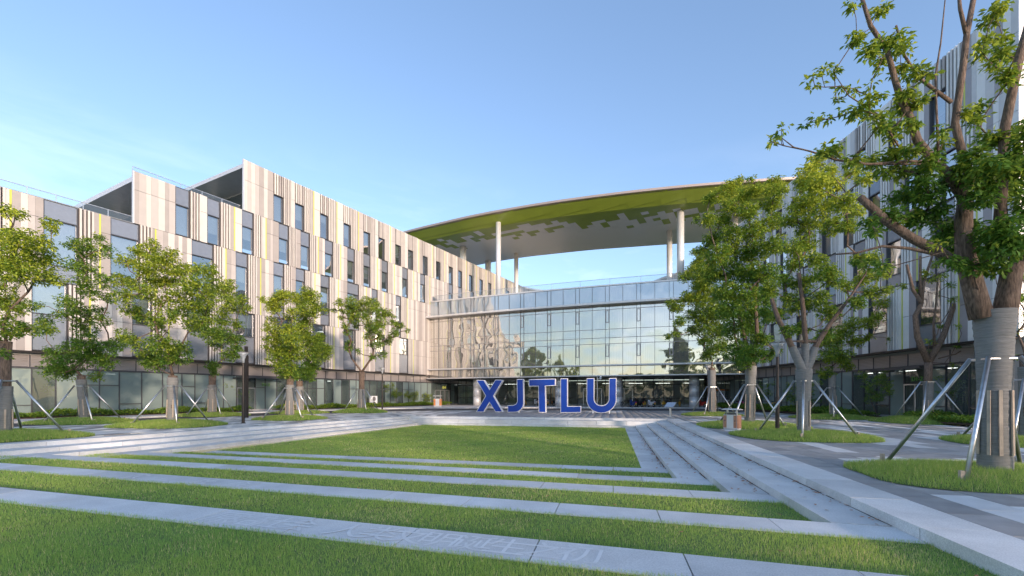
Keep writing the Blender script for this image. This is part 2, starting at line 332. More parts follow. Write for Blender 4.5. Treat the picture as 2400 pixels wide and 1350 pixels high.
def grass(pts, z, name, parent, dens=1.0, hmul=1.0):
    pts = np.array(pts, float); W_, D_ = np.hypot(*(pts[1] - pts[0])), np.hypot(*(pts[3] - pts[0])); nx, ny = max(1, int(W_)), max(1, int(D_)); PP = []; HH = []; WW = []
    for i in range(nx):
        for j in range(ny):
            def bl(s, t): return (pts[0] * (1 - s) + pts[1] * s) * (1 - t) + (pts[3] * (1 - s) + pts[2] * s) * t
            c = bl((i + .5) / nx, (j + .5) / ny); u, d = UZ(c)
            if d < 1.2 or u < -160 or u > 2560: continue
            rho = min(5200, max(520, 5000 * (4.2 / d) ** 1.2)) * dens; area = W_ / nx * D_ / ny; n = int(rho * area)
            s, t = (i + rng.random(n)) / nx, (j + rng.random(n)) / ny
            q = (pts[0] * (1 - s)[:, None] + pts[1] * s[:, None]) * (1 - t)[:, None] + (pts[3] * (1 - s)[:, None] + pts[2] * s[:, None]) * t[:, None]
            PP.append(q); HH.append(rng.uniform(.022, .062, n) * hmul * (1 + .35 * noise2(q[:, 0] * 2, q[:, 1] * 2))); WW.append(np.full(n, .0048 * max(1, d / 5.5)))
    P = np.concatenate(PP); n = len(P); P3 = np.column_stack([P, np.full(n, z)]); V, f = blades(P3, np.concatenate(HH), np.concatenate(WW))
    return tag(link(name, fast_mesh(name, V, f, 'grass', grass_tint(P[:, 0], P[:, 1], n)), parent), kind='stuff')
for i, (p, z) in enumerate(QUADS): grass(p, z, 'grass_blades', lawn)
# --- plaza paving: long slabs laid along Y in rows, dark and white runs
ROADL = [(-700, 1048), (-300, 1021), (0, 1002), (300, 988), (560, 976), (850, 966), (1000, 962.5), (1200, 961.5), (1640, 963), (1800, 967), (2000, 974), (2250, 986), (2500, 1003), (2900, 1045)]     # near edge of the service road (photo columns, rows)
ROADK = [(-700, 1033), (-300, 1009), (0, 994), (300, 982), (560, 970), (850, 960.5), (1000, 957.5), (1200, 957), (1640, 957.5), (1800, 960.5), (2000, 965.5), (2250, 975), (2500, 987), (2900, 1020)]    # kerb side
RN, RK = [G(*p) for p in ROADL], [G(*p) for p in ROADK]
def near_road(X, Y):                                   # true when the point lies on the viewer's side of the road
    u, z = UZ((X, Y))
    if z < 1: return True
    v = np.interp(u, [p[0] for p in ROADL], [p[1] for p in ROADL]); return HY + F * H / z > v - .5
plaza = empty('plaza_paving', kind='structure')
cells = []
RW, SLN = .60, 1.05
x = 4.635 - RW * 84; ri = 0
while x < 44:
    y = -3 + (ri % 3) * .35; run_left = 0; white = False
    while y < 58:
        if run_left <= 0:
            white = not white if random.random() < .8 else white; run_left = random.choice([3, 4, 5, 6]) if white else random.choice([3, 4, 5, 6, 8])
        run_left -= 1; cx, cy = x + RW / 2, y + SLN / 2
        inside = (xl(4, cy) - .78 < cx + RW / 2 and cx < XR[4] + .82 and cy > -8 and cy < 33.6 + .55)
        u, d = UZ((cx, cy))
        if not inside and d > 1.5 and -150 < u < 2560 and near_road(cx, cy):
            w = white
            if -16.5 < cx < 7 and cy > 33.5: w = white and (int(cx * .4) % 3 == 0) and cy > 44      # the forecourt round the letters is mostly dark
            if 4.6 < cx < 6.4 and cy < 30: w = (cx > 5.2 and (5.4 < cy < 8.4 or 23 < cy < 26)) or (cx > 5.8 and 11.6 < cy < 13.8)
            elif cx > 6.4: w = (white and random.random() < .96)
            if cx > 6.4 and 8.4 < cy < 11.6 and cx < 7.6: w = False
            if (6.4 < cx < 9 and 5.0 < cy < 8.4) or (6.4 < cx < 12.5 and 11.6 < cy < 13.8): w = True
            if cx < -14: w = white or random.random() < .35
            cells.append((d, x, y, w))
        y += SLN
    x += RW; ri += 1
cells.sort()
sm = {}
for w in (0, 1):
    for h_ in (0,): sm[w] = B().box(.007, RW - .007, .007, SLN - .007, -.035, 0).mesh('paving_slab', 'slab_white' if w else 'slab_dark')
for d, x, y, w in cells[:290]:
    o = link('paving_slab', sm[int(w)], plaza); o.location = (x, y, random.uniform(-.002, .002)); o.rotation_euler = (random.uniform(-.002, .002), random.uniform(-.002, .002), 0)
for w in (0, 1):
    rest = np.array([(x, y) for d, x, y, ww in cells[290:] if bool(ww) == bool(w)]); n = len(rest); z = rng.uniform(-.002, .002, n)
    base = np.array([(.003, .003, 0), (RW - .003, .003, 0), (RW - .003, SLN - .003, 0), (.003, SLN - .003, 0), (.003, .003, -.03), (RW - .003, .003, -.03), (RW - .003, SLN - .003, -.03), (.003, SLN - .003, -.03)])
    V = base[None] + np.column_stack([rest, z])[:, None, :]; fb = np.array([(0, 1, 2, 3), (4, 5, 1, 0), (5, 6, 2, 1), (6, 7, 3, 2), (7, 4, 0, 3)])
    f = (fb[None] + 8 * np.arange(n)[:, None, None]).reshape(-1, 4); t = np.repeat(rng.uniform(.84, 1.14, n), 5)[:, None] * np.ones(3)
    tag(link('paving_slabs_beyond', fast_mesh('paving_slabs_beyond', V.reshape(-1, 3), f, 'slab_white' if w else 'slab_dark', t), plaza), kind='stuff')
B().quad((-60, -10, -.036), (60, -10, -.036), (60, 4.7, -.036), (-60, 4.7, -.036)).build('bedding', 'slab_dark', plaza)
# --- service road, its kerb and the walkway before the buildings
rd = B(); wk = B()
for i in range(len(RN) - 1):
    a, b, c, d = RN[i], RN[i + 1], RK[i + 1], RK[i]; rd.quad((a.x, a.y, .008), (b.x, b.y, .008), (c.x, c.y, .008), (d.x, d.y, .008))
tag(rd.build('road', 'asphalt'), kind='structure')
kerb = empty('road_kerb', kind='structure')
for i in range(len(RK) - 1):
    L_ = (RK[i + 1] - RK[i]).length; n = max(1, round(L_ / 2.4))
    for j in range(n):
        a, b = RK[i].lerp(RK[i + 1], (j + .003) / n), RK[i].lerp(RK[i + 1], (j + .997) / n); t = (b - a).normalized(); o = Vector((-t.y, t.x, 0)) * .22
        B().prism([a, b, b + o, a + o], -.03, .125).build('kerbstone', 'granite', kerb)
wp = [p + Vector((0, .05, 0)) for p in RK]; far = []
for i, p in enumerate(RK): far.append(p + Vector((0, 1, 0)) * 0)
wkq = B()
for i in range(len(RK) - 1):
    def out(i):
        t = (RK[min(i + 1, len(RK) - 1)] - RK[max(i - 1, 0)]).normalized(); return Vector((-t.y, t.x, 0))
    a, b = RK[i] + out(i) * .2, RK[i + 1] + out(i + 1) * .2; c, d = RK[i + 1] + out(i + 1) * 16, RK[i] + out(i) * 16
    wkq.quad((a.x, a.y, .10), (b.x, b.y, .10), (c.x, c.y, .10), (d.x, d.y, .10))
tag(wkq.build('walkway', 'stone_pale'), kind='structure')
dirt = B()                                             # soil and grit gathered at the foot of the risers
for k in range(0, 4):
    y = yf(k, XR[k + 1]) + .05
    while y < 31:
        l = random.uniform(.15, .7); w0, w1 = random.uniform(.008, .05), random.uniform(.008, .04); x1 = XR[k + 1] - .001; zz = LV[k] + .0035
        dirt.quad((x1 - w0, y, zz), (x1, y, zz), (x1, y + l, zz), (x1 - w1, y + l, zz)); y += l * random.choice([1, 1, 1.0, 1.6])
dirt.build('grit', 'soil', steps)
# fallen leaves along the foot of the risers
P = []
for _ in range(650):
    k = random.randrange(0, 4); 
    if random.random() < .75: X, Y = XR[k + 1] - abs(random.gauss(0, .10)) - .02, random.uniform(yf(k, XR[k + 1]), 26)
    else: X, Y = random.uniform(XR[k], XR[k + 1] - .02), random.uniform(yf(k, XR[k + 1]), 26)
    P.append((X, Y, LV[k] + .005))
for _ in range(90):
    k = random.randrange(1, 5); X = random.uniform(-14, XR[k] - .1); P.append((X, yf(k, X) + random.uniform(.05, 1.2), LV[k - 1] + .05))
P = np.array(P); n = len(P); a = rng.uniform(0, 6.28, n); s = rng.uniform(.025, .052, n); V = np.empty((n, 4, 3))
for i, (da, l) in enumerate(((0, 1), (1.57, .5), (3.14, 1), (4.71, .5))):
    V[:, i] = P; V[:, i, 0] += np.cos(a + da) * s * l; V[:, i, 1] += np.sin(a + da) * s * l; V[:, i, 2] += rng.uniform(0, .018, n)
tag(link('fallen_leaves', fast_mesh('fallen_leaves', V.reshape(-1, 3), np.arange(4 * n).reshape(n, 4), 'leaf_litter')), 'dry brown leaves scattered along the stone steps', 'leaves', kind='stuff')
# ================================================================ THE BUILDINGS
PAN = {'c': 'cream', 't': 'taupe', 'm': 'mauve', 'g': 'grey_stripe'}
class Wing:
    """a striped wing: local x along the facade, -y out of it, z up"""
    def __init__(s, name, org, dirv, label):
        s.root = empty(name, (org.x, org.y, 0), math.atan2(dirv.y, dirv.x), label=label, cat='building')
        s.org, s.d = org, dirv; s.pan = dict(PAN); s.panels = []; s.slats = []; s.back = B(); s.pale = 1.0
    def world(s, x, y=0): return Vector((s.org.x + s.d.x * x - s.d.y * y, s.org.y + s.d.y * x + s.d.x * y))
    def fill(s, a, b, z0, z1, zj, lime=True):
        x = a; last = None
        if lime and b - a > .9:
            w = random.choice([.18, .3, .36]); s.panels.append((x, x + w, z0, z1, 't' if random.random() < .5 else 'c')); x += w
            s.panels.append((x, x + .11, z0, z1, 'y')); x += .11
        while x < b - .02:
            w = random.choice([.30, .36, .42, .42, .5, .62]); 
            if b - x - w < .28: w = b - x
            k = random.choice([q for q in 'cccmmttc' if q != last]); last = k
            for p, q in ((z0, zj), (zj, z1)):
                if q - p > .1: s.panels.append((x, x + w, p, q, k))
            x += w
        s.back.quad((a, .06, z0), (b, .06, z0), (b, .06, z1), (a, .06, z1))
    def slat(s, a, b, z0, z1, n=4):
        w = (b - a) / n
        for i in range(n):
            s.slats.append((a + i * w + w * .42, a + (i + 1) * w - .01, z0, z1, 'c' if i % 2 == 0 or random.random() < .6 else 'm'))
        s.back.quad((a, .07, z0), (b, .07, z0), (b, .07, z1), (a, .07, z1))
    def window(s, a, w, zs, blind=True):
        """zs = [(z0, z1, kind)] with kind 'g' glass, 's' spandrel"""
        fr = B(); t = .05; b = a + w
        fr.box(a, a + t, -.02, .14, zs[0][0], zs[-1][1]); fr.box(b - t, b, -.02, .14, zs[0][0], zs[-1][1])
        for z0, z1, k in zs: fr.box(a + t, b - t, -.015, .135, z0, z0 + t); fr.box(a + t, b - t, -.015, .135, z1 - .03, z1)
        win = fr.build('window', 'frame', s.root, world=False)
        for z0, z1, k in zs:
            e = random.uniform(-.004, .004); f = random.uniform(-.004, .004)
            if k == 'g':
                B().quad((a + t, .12 + e, z0 + t), (b - t, .12 - e, z0 + t), (b - t, .12 - e + f, z1 - .03), (a + t, .12 + e + f, z1 - .03)).build('pane', 'glass', win, world=False)
                if blind and random.random() < .85:
                    hh = (z1 - z0) * random.choice([.3, .45, .5, .6, .95]); bb = B().box(a + t + .04, b - t - .04, .34, .36, z1 - hh, z1 - .05)
                    bb.build('blind', 'blind', win, world=False)
            else: B().box(a + t, b - t, .03, .10, z0 + t, z1 - .03).build('spandrel', 'spandrel', win, world=False)
    def row(s, z0, z1, a, b, wins, bands, zj, slat_top=None):
        x = a; lime = False
        for ws, w in wins:
            if ws < x - .01 or ws + w > b: continue
            s.fill(x, ws, z0, z1, zj, lime)
            zs = [(p, q, k) for p, q, k in bands if k != 'l']; s.window(ws, w, zs)
            for p, q, k in bands:
                if k == 'l':                                            # short slats over the top row of windows
                    n = 4; ww = w / n; s.back.quad((ws, .07, p), (ws + w, .07, p), (ws + w, .07, q), (ws, .07, q))
                    for i in range(n): s.slats.append((ws + i * ww + ww * .35, ws + (i + 1) * ww - .015, p + .02, q - .03, random.choice('cmt')))
            e = ws + w; sw = min(.95, b - e)
            if sw > .3: s.slat(e, e + sw, z0, z1); e += sw
            x = e; lime = True
        s.fill(x, b, z0, z1, zj, lime)
    def finish(s, maxp=285):
        def dist(p): w_ = s.world((p[0] + p[1]) / 2); return UZ(w_)[1]
        def rank(p):
            d = max(5, dist(p)); return -(p[1] - p[0]) * (p[3] - p[2]) / d ** 2
        s.panels.sort(key=rank); cache = {}
        names = {'y': 'lime', **s.pan}
        for i, (a, b, z0, z1, k) in enumerate(s.panels[:maxp]):
            e = random.uniform(0, .012); B().box(a + .004, b - .004, -.04 - e, 0, z0 + .012, z1 - .012).build('panel', names[k], s.root, world=False)
        for k in names:
            q = B()
            for a, b, z0, z1, kk in s.panels[maxp:]:
                if kk == k: q.box(a + .004, b - .004, -.04 - random.uniform(0, .012), 0, z0 + .012, z1 - .012)
            if q.v: tag(q.build('panels_beyond', names[k], s.root, world=False), kind='stuff')
        s.slats.sort(key=rank)
        for a, b, z0, z1, k in s.slats[:285]: B().box(a, b, -.10, -.002, z0 + .008, z1 - .008).build('slat', s.pan[k], s.root, world=False)
        for k in 'cmt':
            q = B()
            for a, b, z0, z1, kk in s.slats[285:]:
                if kk == k: q.box(a, b, -.10, -.002, z0 + .008, z1 - .008)
            if q.v: tag(q.build('slats_beyond', s.pan[k], s.root, world=False), kind='stuff')
        s.back.build('backing', 'slat_dark', s.root, world=False)
    def ground_floor(s, a, b, y=.38, top=3.62, soff=4.70, door=None):
        """glazed ground storey under a louvred band"""
        x = a; fr = B(); lb = B()
        B().box(a, b, y - .75, y + .2, 4.66, 4.78).build('lip', 'metal_dark', s.root, world=False)
        while x < b - .4:                                               # louvre boxes
            w = min(1.55, b - x); pn = B().box(x + .03, x + w - .03, y - .02, y + .02, top + .06, 4.62).build('louvre', 'louver', s.root, world=False)
            q = B()
            for i in range(9): z = top + .12 + i * .054 * 2; q.quad((x + .06, y - .021, z), (x + w - .06, y - .021, z), (x + w - .06, y - .055, z - .05), (x + .06, y - .055, z - .05))
            if UZ(s.world(x))[1] < 60: q.build('louvre_blade', 'louver', pn, world=False)
            fr.box(x - .03, x + .03, y - .06, y + .05, top, 4.66); x += w
        fr.box(a, b, y - .07, y + .06, top - .06, top + .05); fr.box(a, b, y - .04, y + .05, .08, .2)
        x = a
        while x < b - .2:
            w = min(random.choice([1.05, 1.25, 1.25, 1.5]), b - x); kind = random.choice(['glass_frost', 'glass_frost', 'glass_low', 'glass_low', 'glass_frost'])
            isdoor = door and x < door < x + w + .01
            if isdoor: w = 1.9; kind = 'glass_low'
            fr.box(x - .035, x + .035, y - .05, y + .06, .1, top)
            zs = [.2, 2.45, top - .06] if (random.random() < .4 or isdoor) else ([.2, .95, top - .06] if random.random() < .5 else [.2, top - .06])
            for p, q in zip(zs[:-1], zs[1:]):
                e = random.uniform(-.004, .004)
                B().quad((x + .035, y + e, p), (x + w - .035, y - e, p), (x + w - .035, y - e, q), (x + .035, y + e, q)).build('ground_pane', kind, s.root, world=False)
                if q < 3.3: fr.box(x + .035, x + w - .035, y - .05, y + .05, q - .03, q + .03)
            if isdoor:
                dr = B(); dr.box(x + .05, x + .12, y - .09, y - .052, .12, 2.42); dr.box(x + w - .12, x + w - .05, y - .09, y - .052, .12, 2.42); dr.box(x + .12, x + w - .12, y - .09, y - .052, 2.34, 2.42)
                dr.box(x + w / 2 - .05, x + w / 2 + .05, y - .09, y - .052, .12, 2.34); dd = dr.build('door', 'alu', s.root, world=False)
                B().tube([(x + w / 2 + .12, y - .13, .8), (x + w / 2 + .12, y - .13, 1.5)], .02, 6).build('handle', 'steel', dd, world=False)
            x += w
        fr.build('ground_frame', 'frame', s.root, world=False)
    def inside(s, a, b, zs, depth=3.4):
        q = B(); q.quad((a, depth, 0), (b, depth, 0), (b, depth, zs[-1]), (a, depth, zs[-1])).build('room_wall', 'interior', s.root, world=False)
        q = B()
        for z in zs: q.box(a, b, .22, depth, z - .22, z + .10)
        q.build('floor_slab', 'floor_slab', s.root, world=False)
        q = B(); x = a + 1
        while x < b: 
            if random.random() < .75: q.box(x, x + .05, .6, depth - .1, 0, zs[-1] - .4)
            x += random.choice([3.2, 4.8, 6.4])
        q.build('partition', 'interior', s.root, world=False)
    def ceiling_light(s, x, z, l=1.3):
        B().box(x, x + l, 1.0, 1.16, z - .04, z).build('ceiling_light', 'light', s.root, world=False)
# ---- left wing -------------------------------------------------------------
dL = Vector((581, F)).normalized(); dL = Vector((dL.x * CT - dL.y * ST, dL.x * ST + dL.y * CT)); P0 = PX(1010, 70.2)
orgL = Vector((P0.x, P0.y)) - dL * 80.2
LW = Wing('left_wing', orgL, dL, 'striped cream and taupe wing on the left, stepping up in height')
LZ = [4.78, 9.91, 15.82, 20.14, 25.25]
LW.row(LZ[0], LZ[1], 30, 86, [(36.2, 1.85), (42, 1.3), (46, 1.8), (50.3, 1.85), (54.6, 1.7), (58.9, 1.7), (63.3, 1.85), (68.5, 1.7), (73.1, 1.8)], [(4.86, 7.5, 's'), (7.5, 9.86, 'g')], 7.55)
LW.row(LZ[1], LZ[2], 30, 86, [(32.2, 1.8), (36.8, 1.85), (40.6, 1.85), (46.4, 1.8), (50.3, 1.15), (54.2, 1.15), (56.8, 1.1), (60, 1.2), (63.9, 1.8), (67.9, 1.0), (72.4, 1.0)], [(9.95, 11.15, 's'), (11.15, 14.45, 'g'), (14.45, 15.78, 's')], 14.4)
LW.row(LZ[2], LZ[3], 42.1, 113, [(q, 1.12) for q in (45.1, 47.7, 50.9, 54.8, 57.4, 60.6, 63.9, 66.5, 69.7, 73.7, 77.6, 84.7, 87.4, 91, 95)], [(15.88, 18.54, 'g'), (18.54, 20.1, 's')], 18.6)
LW.row(LZ[3], LZ[4], 51.1, 113, [(q, 1.1) for q in (54.2, 56.7, 59.95, 63.3, 66.5, 69.1, 72.3, 74.9, 78.2, 81.4, 84.7, 87.4, 90.6, 94, 97, 100.5, 104, 107)], [(20.18, 22.98, 'g'), (22.98, 25.25, 'l')], 23.2)
LW.finish()
LW.ground_floor(30, 95, door=51.5); LW.inside(30, 112, [0.12, 4.75, 9.91, 15.82]); 
for x_, z_ in ((36.6, 9.2), (37, 8.9), (42.3, 9.1), (47, 9.3), (51, 9.2), (54.3, 22.6), (41, 14.2), (60.5, 9.3), (33, 3.4), (38, 3.4), (40, 3.4), (57, 3.4), (61, 3.4)): LW.ceiling_light(x_, z_)
def top_block(a, z, nm):
    B().box(a, a + 62 if a > 50 else 56, .35, 14, z - .5, z - .05).build('roof', 'alu_pale', LW.root, world=False)
for a, z, z0, e in ((42.1, 20.14, 15.82, 51.3), (51.1, 25.25, 20.14, 113)):
    B().box(a + .06, e, .14, 13, z - .75, z - .35).build('roof', 'alu_pale', LW.root, world=False)
    B().box(a + 3.2, e, 3.4, 12, z0, z - .75).build('setback_wall', 'alu_pale', LW.root, world=False)
    B().box(a - .05, a + .05, -.05, .16, z0, z + .02).build('parapet_fin', 'alu_pale', LW.root, world=False)
    B().box(a + 3.1, a + 3.19, 3.6, 11, z0 + .3, z - 1.0).build('terrace_glazing', 'glass', LW.root, world=False)
B().box(30, 51.2, .14, 13, 15.4, 15.78).build('roof', 'floor_slab', LW.root, world=False)
def rail(root, pts, z, h=.9, name='roof_railing', world=False, step=1.6):
    g_ = B(); p_ = B()
    for (x0, y0), (x1, y1) in zip(pts[:-1], pts[1:]):
        g_.quad((x0, y0, z), (x1, y1, z), (x1, y1, z + h), (x0, y0, z + h)); L_ = math.hypot(x1 - x0, y1 - y0); n = max(1, round(L_ / step))
        for i in range(n): t = i / n; x, y = x0 + (x1 - x0) * t, y0 + (y1 - y0) * t; p_.box(x - .02, x + .02, y - .02, y + .02, z, z + h)
        p_.tube([(x0, y0, z + h), (x1, y1, z + h)], .03, 6)
    q = p_.build(name, 'alu', root, world=world); g_.build('railing_glass', 'glass_rail', q, world=world)
rail(LW.root, [(30, .1), (42, .1)], 15.82, .55); rail(LW.root, [(42.2, .4), (51, .4)], 20.14, .5)
B().box(30, 113, 12.6, 12.8, 0, 15.5).build('rear_wall', 'taupe', LW.root, world=False)
# ---- right wing ------------------------------------------------------------
tR = math.atan(45 / F); XRW = 25.5
dcam = Vector((math.sin(tR), math.cos(tR))); ncam = Vector((math.cos(tR), -math.sin(tR)))
def c2w(x, z): return Vector((x * CT - z * ST, x * ST + z * CT))
end_t = (23.4 + XRW * math.sin(tR)) / math.cos(tR); far_t = 92.
o_ = c2w(*(ncam * XRW + dcam * far_t)); dR = -(c2w(*dcam)); orgR = Vector((o_.x, o_.y)); LEN = far_t - end_t
RW_ = Wing('right_wing', orgR, dR, 'striped grey and white wing on the right, seen steeply behind trees')
PAN2 = dict(PAN); 
RZ = [4.73, 9.2, 13.6, 18.0, 22.6]
def wins(a, b, pitch, w, off):
    r = []; x = a + off
    while x < b - w - 1: r.append((x, w)); x += random.choice(pitch)
    return r
RW_.row(RZ[0], RZ[1], 24, LEN, wins(24, LEN, [4.2, 4.6], 1.8, 1.2), [(4.8, 6.2, 's'), (6.2, 9.15, 'g')], 7.0)
RW_.row(RZ[1], RZ[2], 24, LEN, wins(24, LEN, [3.3, 3.9], 1.3, 2.6), [(9.25, 10.1, 's'), (10.1, 12.5, 'g'), (12.5, 13.55, 's')], 12.4)
RW_.row(RZ[2], RZ[3], 20, LEN, wins(20, LEN, [2.7, 3.3], 1.15, 1.0), [(13.65, 16.6, 'g'), (16.6, 17.95, 's')], 16.6)
RW_.row(RZ[3], RZ[4], 20, LEN, wins(20, LEN, [2.7, 3.3], 1.15, 2.3), [(18.05, 20.6, 'g'), (20.6, 22.6, 'l')], 20.7)
for i, p in enumerate(RW_.panels):                     # greyer tones on this wing
    if p[4] == 't': RW_.panels[i] = (*p[:4], 'g')
RW_.pan.update(c='cream_shade_lift', m='mauve_shade_lift'); RW_.finish(); RW_.ground_floor(26, LEN - .1, door=LEN - 7.5); RW_.inside(22, LEN, [.12, 4.7, 9.2, 13.6, 18.0])
x = LEN                                                # gable end facing the viewer
B().box(LEN - .02, LEN + .02, -.06, .1, 4.7, 22.62).build('corner_trim', 'alu_pale', RW_.root, world=False)
yy = .1
while yy < 12:
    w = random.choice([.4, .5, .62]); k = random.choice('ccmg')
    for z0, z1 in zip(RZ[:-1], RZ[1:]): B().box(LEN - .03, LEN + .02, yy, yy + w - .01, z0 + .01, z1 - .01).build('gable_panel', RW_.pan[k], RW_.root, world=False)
    yy += w
B().box(LEN - 1.0, LEN - .05, .3, 12, 0, 4.7).build('gable_base', 'taupe', RW_.root, world=False)
B().box(20, LEN - .04, .1, 12, 21.9, 22.4).build('roof', 'floor_slab', RW_.root, world=False)
B().box(20, LEN - .1, 11.8, 12, 0, 22).build('rear_wall', 'taupe', RW_.root, world=False)
for x_, z_ in ((LEN - 6, 3.4), (LEN - 9, 3.4), (LEN - 12, 3.4), (LEN - 7, 8.6), (LEN - 4, 8.6)): RW_.ceiling_light(x_, z_)
# ---- curved glass front ----------------------------------------------------
def arc(xc):                                           # distance of the glass from the viewer as a function of sideways offset
    (x0, z0), (x1, z1), (x2, z2) = (-12.9, 70.1), (4.9, 62.3), (31, 53.6)
    return z0 * (xc - x1) * (xc - x2) / ((x0 - x1) * (x0 - x2)) + z1 * (xc - x0) * (xc - x2) / ((x1 - x0) * (x1 - x2)) + z2 * (xc - x0) * (xc - x1) / ((x2 - x0) * (x2 - x1))
def arc_pts(widths):
    pts = [(-12.9, arc(-12.9))]; x = -12.9; i = 0
    while x < 30.6:
        w = widths[i % len(widths)]; sl = (arc(x + .1) - arc(x)) / .1; x += w / math.hypot(1, sl); pts.append((x, arc(x))); i += 1
    return [c2w(*p) for p in pts]
AP = arc_pts([1.74, 1.74, .52]); GB = empty('glass_front_building', (AP[6].x, AP[6].y, 0), label='curved glass front joining the two striped wings', cat='building')
nrm = []
for i in range(len(AP)):
    t = (AP[min(i + 1, len(AP) - 1)] - AP[max(i - 1, 0)]).normalized(); nrm.append(Vector((t.y, -t.x)))        # points at the viewer
GZ = [4.27, 5.6, 8.47, 9.27, 10.4, 13.0, 13.8, 16.14]
mull = B(); 
for i in range(len(AP) - 1):
    a, b = AP[i], AP[i + 1]; narrow = i % 3 == 2
    for r in range(7):
        z0, z1 = GZ[r] + .02, GZ[r + 1] - .02; e = random.uniform(-.006, .006); f = random.uniform(-.006, .006)
        n = nrm[i]; q = B().quad((a.x + n.x * e, a.y + n.y * e, z0), (b.x - n.x * e, b.y - n.y * e, z0), (b.x + n.x * (f - e), b.y + n.y * (f - e), z1), (a.x + n.x * (f + e), a.y + n.y * (f + e), z1))
        q.build('pane', 'glass_top' if r == 6 else 'glass_curtain', GB)
    d = nrm[i] * .06; t = (b - a).normalized() * .022
    mull.prism([a - t - d * .3, a - t + d, a + t + d, a + t - d * .3][::-1], 4.27, 16.14)
    if narrow:
        for z0, z1 in ((11.25, 12.9), (6.75, 8.35)):
            fr = B(); m_ = (a + b) / 2; tt = (b - a).normalized(); hw = (b - a).length / 2 - .03; dd = nrm[i] * .05
            for s0, s1, p, q in ((-hw, -hw + .09, z0, z1), (hw - .09, hw, z0, z1), (-hw + .09, hw - .09, z0, z0 + .09), (-hw + .09, hw - .09, z1 - .09, z1)):
                A_, B_ = m_ + tt * s0, m_ + tt * s1; fr.prism([A_, A_ + dd, B_ + dd, B_][::-1], p, q)
            fr.build('vent_window', 'louver', GB)
mull.build('mullion', 'frame', GB)
def band(z0, z1, out, inn, name, m, idx=None):
    q = B()
    for i in range(len(AP) - 1):
        a, b = AP[i], AP[i + 1]; q.prism([a - nrm[i] * inn, b - nrm[i + 1] * inn, b + nrm[i + 1] * out, a + nrm[i] * out][::-1], z0, z1)
    return q.build(name, m, GB)
for z in GZ[2:6]: band(z - .03, z + .03, .05, .02, 'transom', 'louver')
band(13.55, 13.80, 1.15, .05, 'sun_shelf', 'alu_pale'); band(5.52, 5.70, .75, .05, 'sun_shelf', 'alu_pale'); band(4.15, 4.29, .85, .05, 'soffit_edge', 'alu_pale'); band(16.12, 16.30, .12, .3, 'coping', 'alu_pale')
rp = [(p.x - n.x * .5, p.y - n.y * .5) for p, n in zip(AP, nrm)][::3]
_g, _p = B(), B()
for (x0, y0), (x1, y1) in zip(rp[:-1], rp[1:]):
    _g.quad((x0, y0, 16.3), (x1, y1, 16.3), (x1, y1, 17.2), (x0, y0, 17.2)); _p.tube([(x0, y0, 17.2), (x1, y1, 17.2)], .03, 6); _p.tube([(x0, y0, 16.2), (x0, y0, 17.2)], .025, 6)
_q = _p.build('roof_railing', 'alu', GB); _g.build('railing_glass', 'glass_rail', _q)
def offset(dist): return [c2w(x, arc(x) + dist) for x in np.linspace(-12, 30.5, 24)]
fl = B()                                               # floor plates, roof, curtains and inner columns behind the glass
for z in (4.35, 9.1, 13.9, 16.05):
    A_, Z_ = offset(.35), offset(11)
    for i in range(len(A_) - 1): fl.prism([A_[i], A_[i + 1], Z_[i + 1], Z_[i]], z - (.3 if z > 5 else .16), z)
fl.build('floor_plate', 'alu_pale', GB)
bk = B(); O_ = offset(8.0)
for i in range(len(O_) - 1): bk.quad((*O_[i], 4.3), (*O_[i + 1], 4.3), (*O_[i + 1], 16), (*O_[i], 16))
bk.build('inner_wall', 'interior', GB)
xs = np.linspace(-11.8, 30, 60)
for z0, z1 in ((5.75, 8.75), (9.6, 13.3)):
    i = 0
    while i < len(xs) - 3:
        n = random.choice([2, 3, 3, 4]); n = min(n, len(xs) - 1 - i)
        if random.random() < .80:
            q = B(); sub = np.linspace(xs[i], xs[i + n], n * 7); zig = [.55 + (.07 if k % 2 else 0) for k in range(len(sub))]
            pp = [c2w(x_, arc(x_) + d_) for x_, d_ in zip(sub, zig)]
            for k in range(len(pp) - 1): q.quad((*pp[k], z0), (*pp[k + 1], z0), (*pp[k + 1], z1), (*pp[k], z1))
            q.build('curtain', 'curtain', GB)
        i += n
for u_ in (1120, 1215, 1311, 1400, 1448, 1540, 1627):
    zc = 62; x_ = (u_ - CX) * zc / F; p = c2w(x_, arc(x_) + 2.2); B().lathe([(.45, 4.4), (.45, 15.7)], (p.x, p.y, 0), 16).build('inner_column', 'alu_pale', GB, smooth=True)
# entrance storey, set back under the soffit
sf = B(); A_, Z_ = offset(.0), offset(16)
for i in range(len(A_) - 1): sf.prism([A_[i], A_[i + 1], Z_[i + 1], Z_[i]], 4.16, 4.20)
sf.build('soffit', 'metal_dark', GB)
EA, EB = c2w(-9.2, 76.5), c2w(32, 66.0); tE = (EB - EA).normalized(); nE = Vector((tE.y, -tE.x)); LE = (EB - EA).length; ef = B(); xx = 0.; k = 0
def ept(x, o=0.): q = EA + tE * x + nE * o; return q
while xx < LE - .5:
    w = 1.45; a, b = ept(xx), ept(xx + w)
    for z0, z1 in ((.12, 1.2), (1.2, 3.3), (3.3, 4.16)):
        e = random.uniform(-.004, .004); B().quad((a.x + nE.x * e, a.y + nE.y * e, z0), (b.x - nE.x * e, b.y - nE.y * e, z0), (b.x, b.y, z1), (a.x, a.y, z1)).build('entrance_pane', 'glass_low', GB)
    ef.prism([ept(xx - .04), ept(xx + .04), ept(xx + .04, .1), ept(xx - .04, .1)][::-1], .1, 4.16); xx += w; k += 1
for z in (1.2, 3.3): ef.prism([ept(0), ept(LE), ept(LE, .07), ept(0, .07)][::-1], z - .04, z + .04)
ef.build('entrance_frame', 'metal_dark', GB)
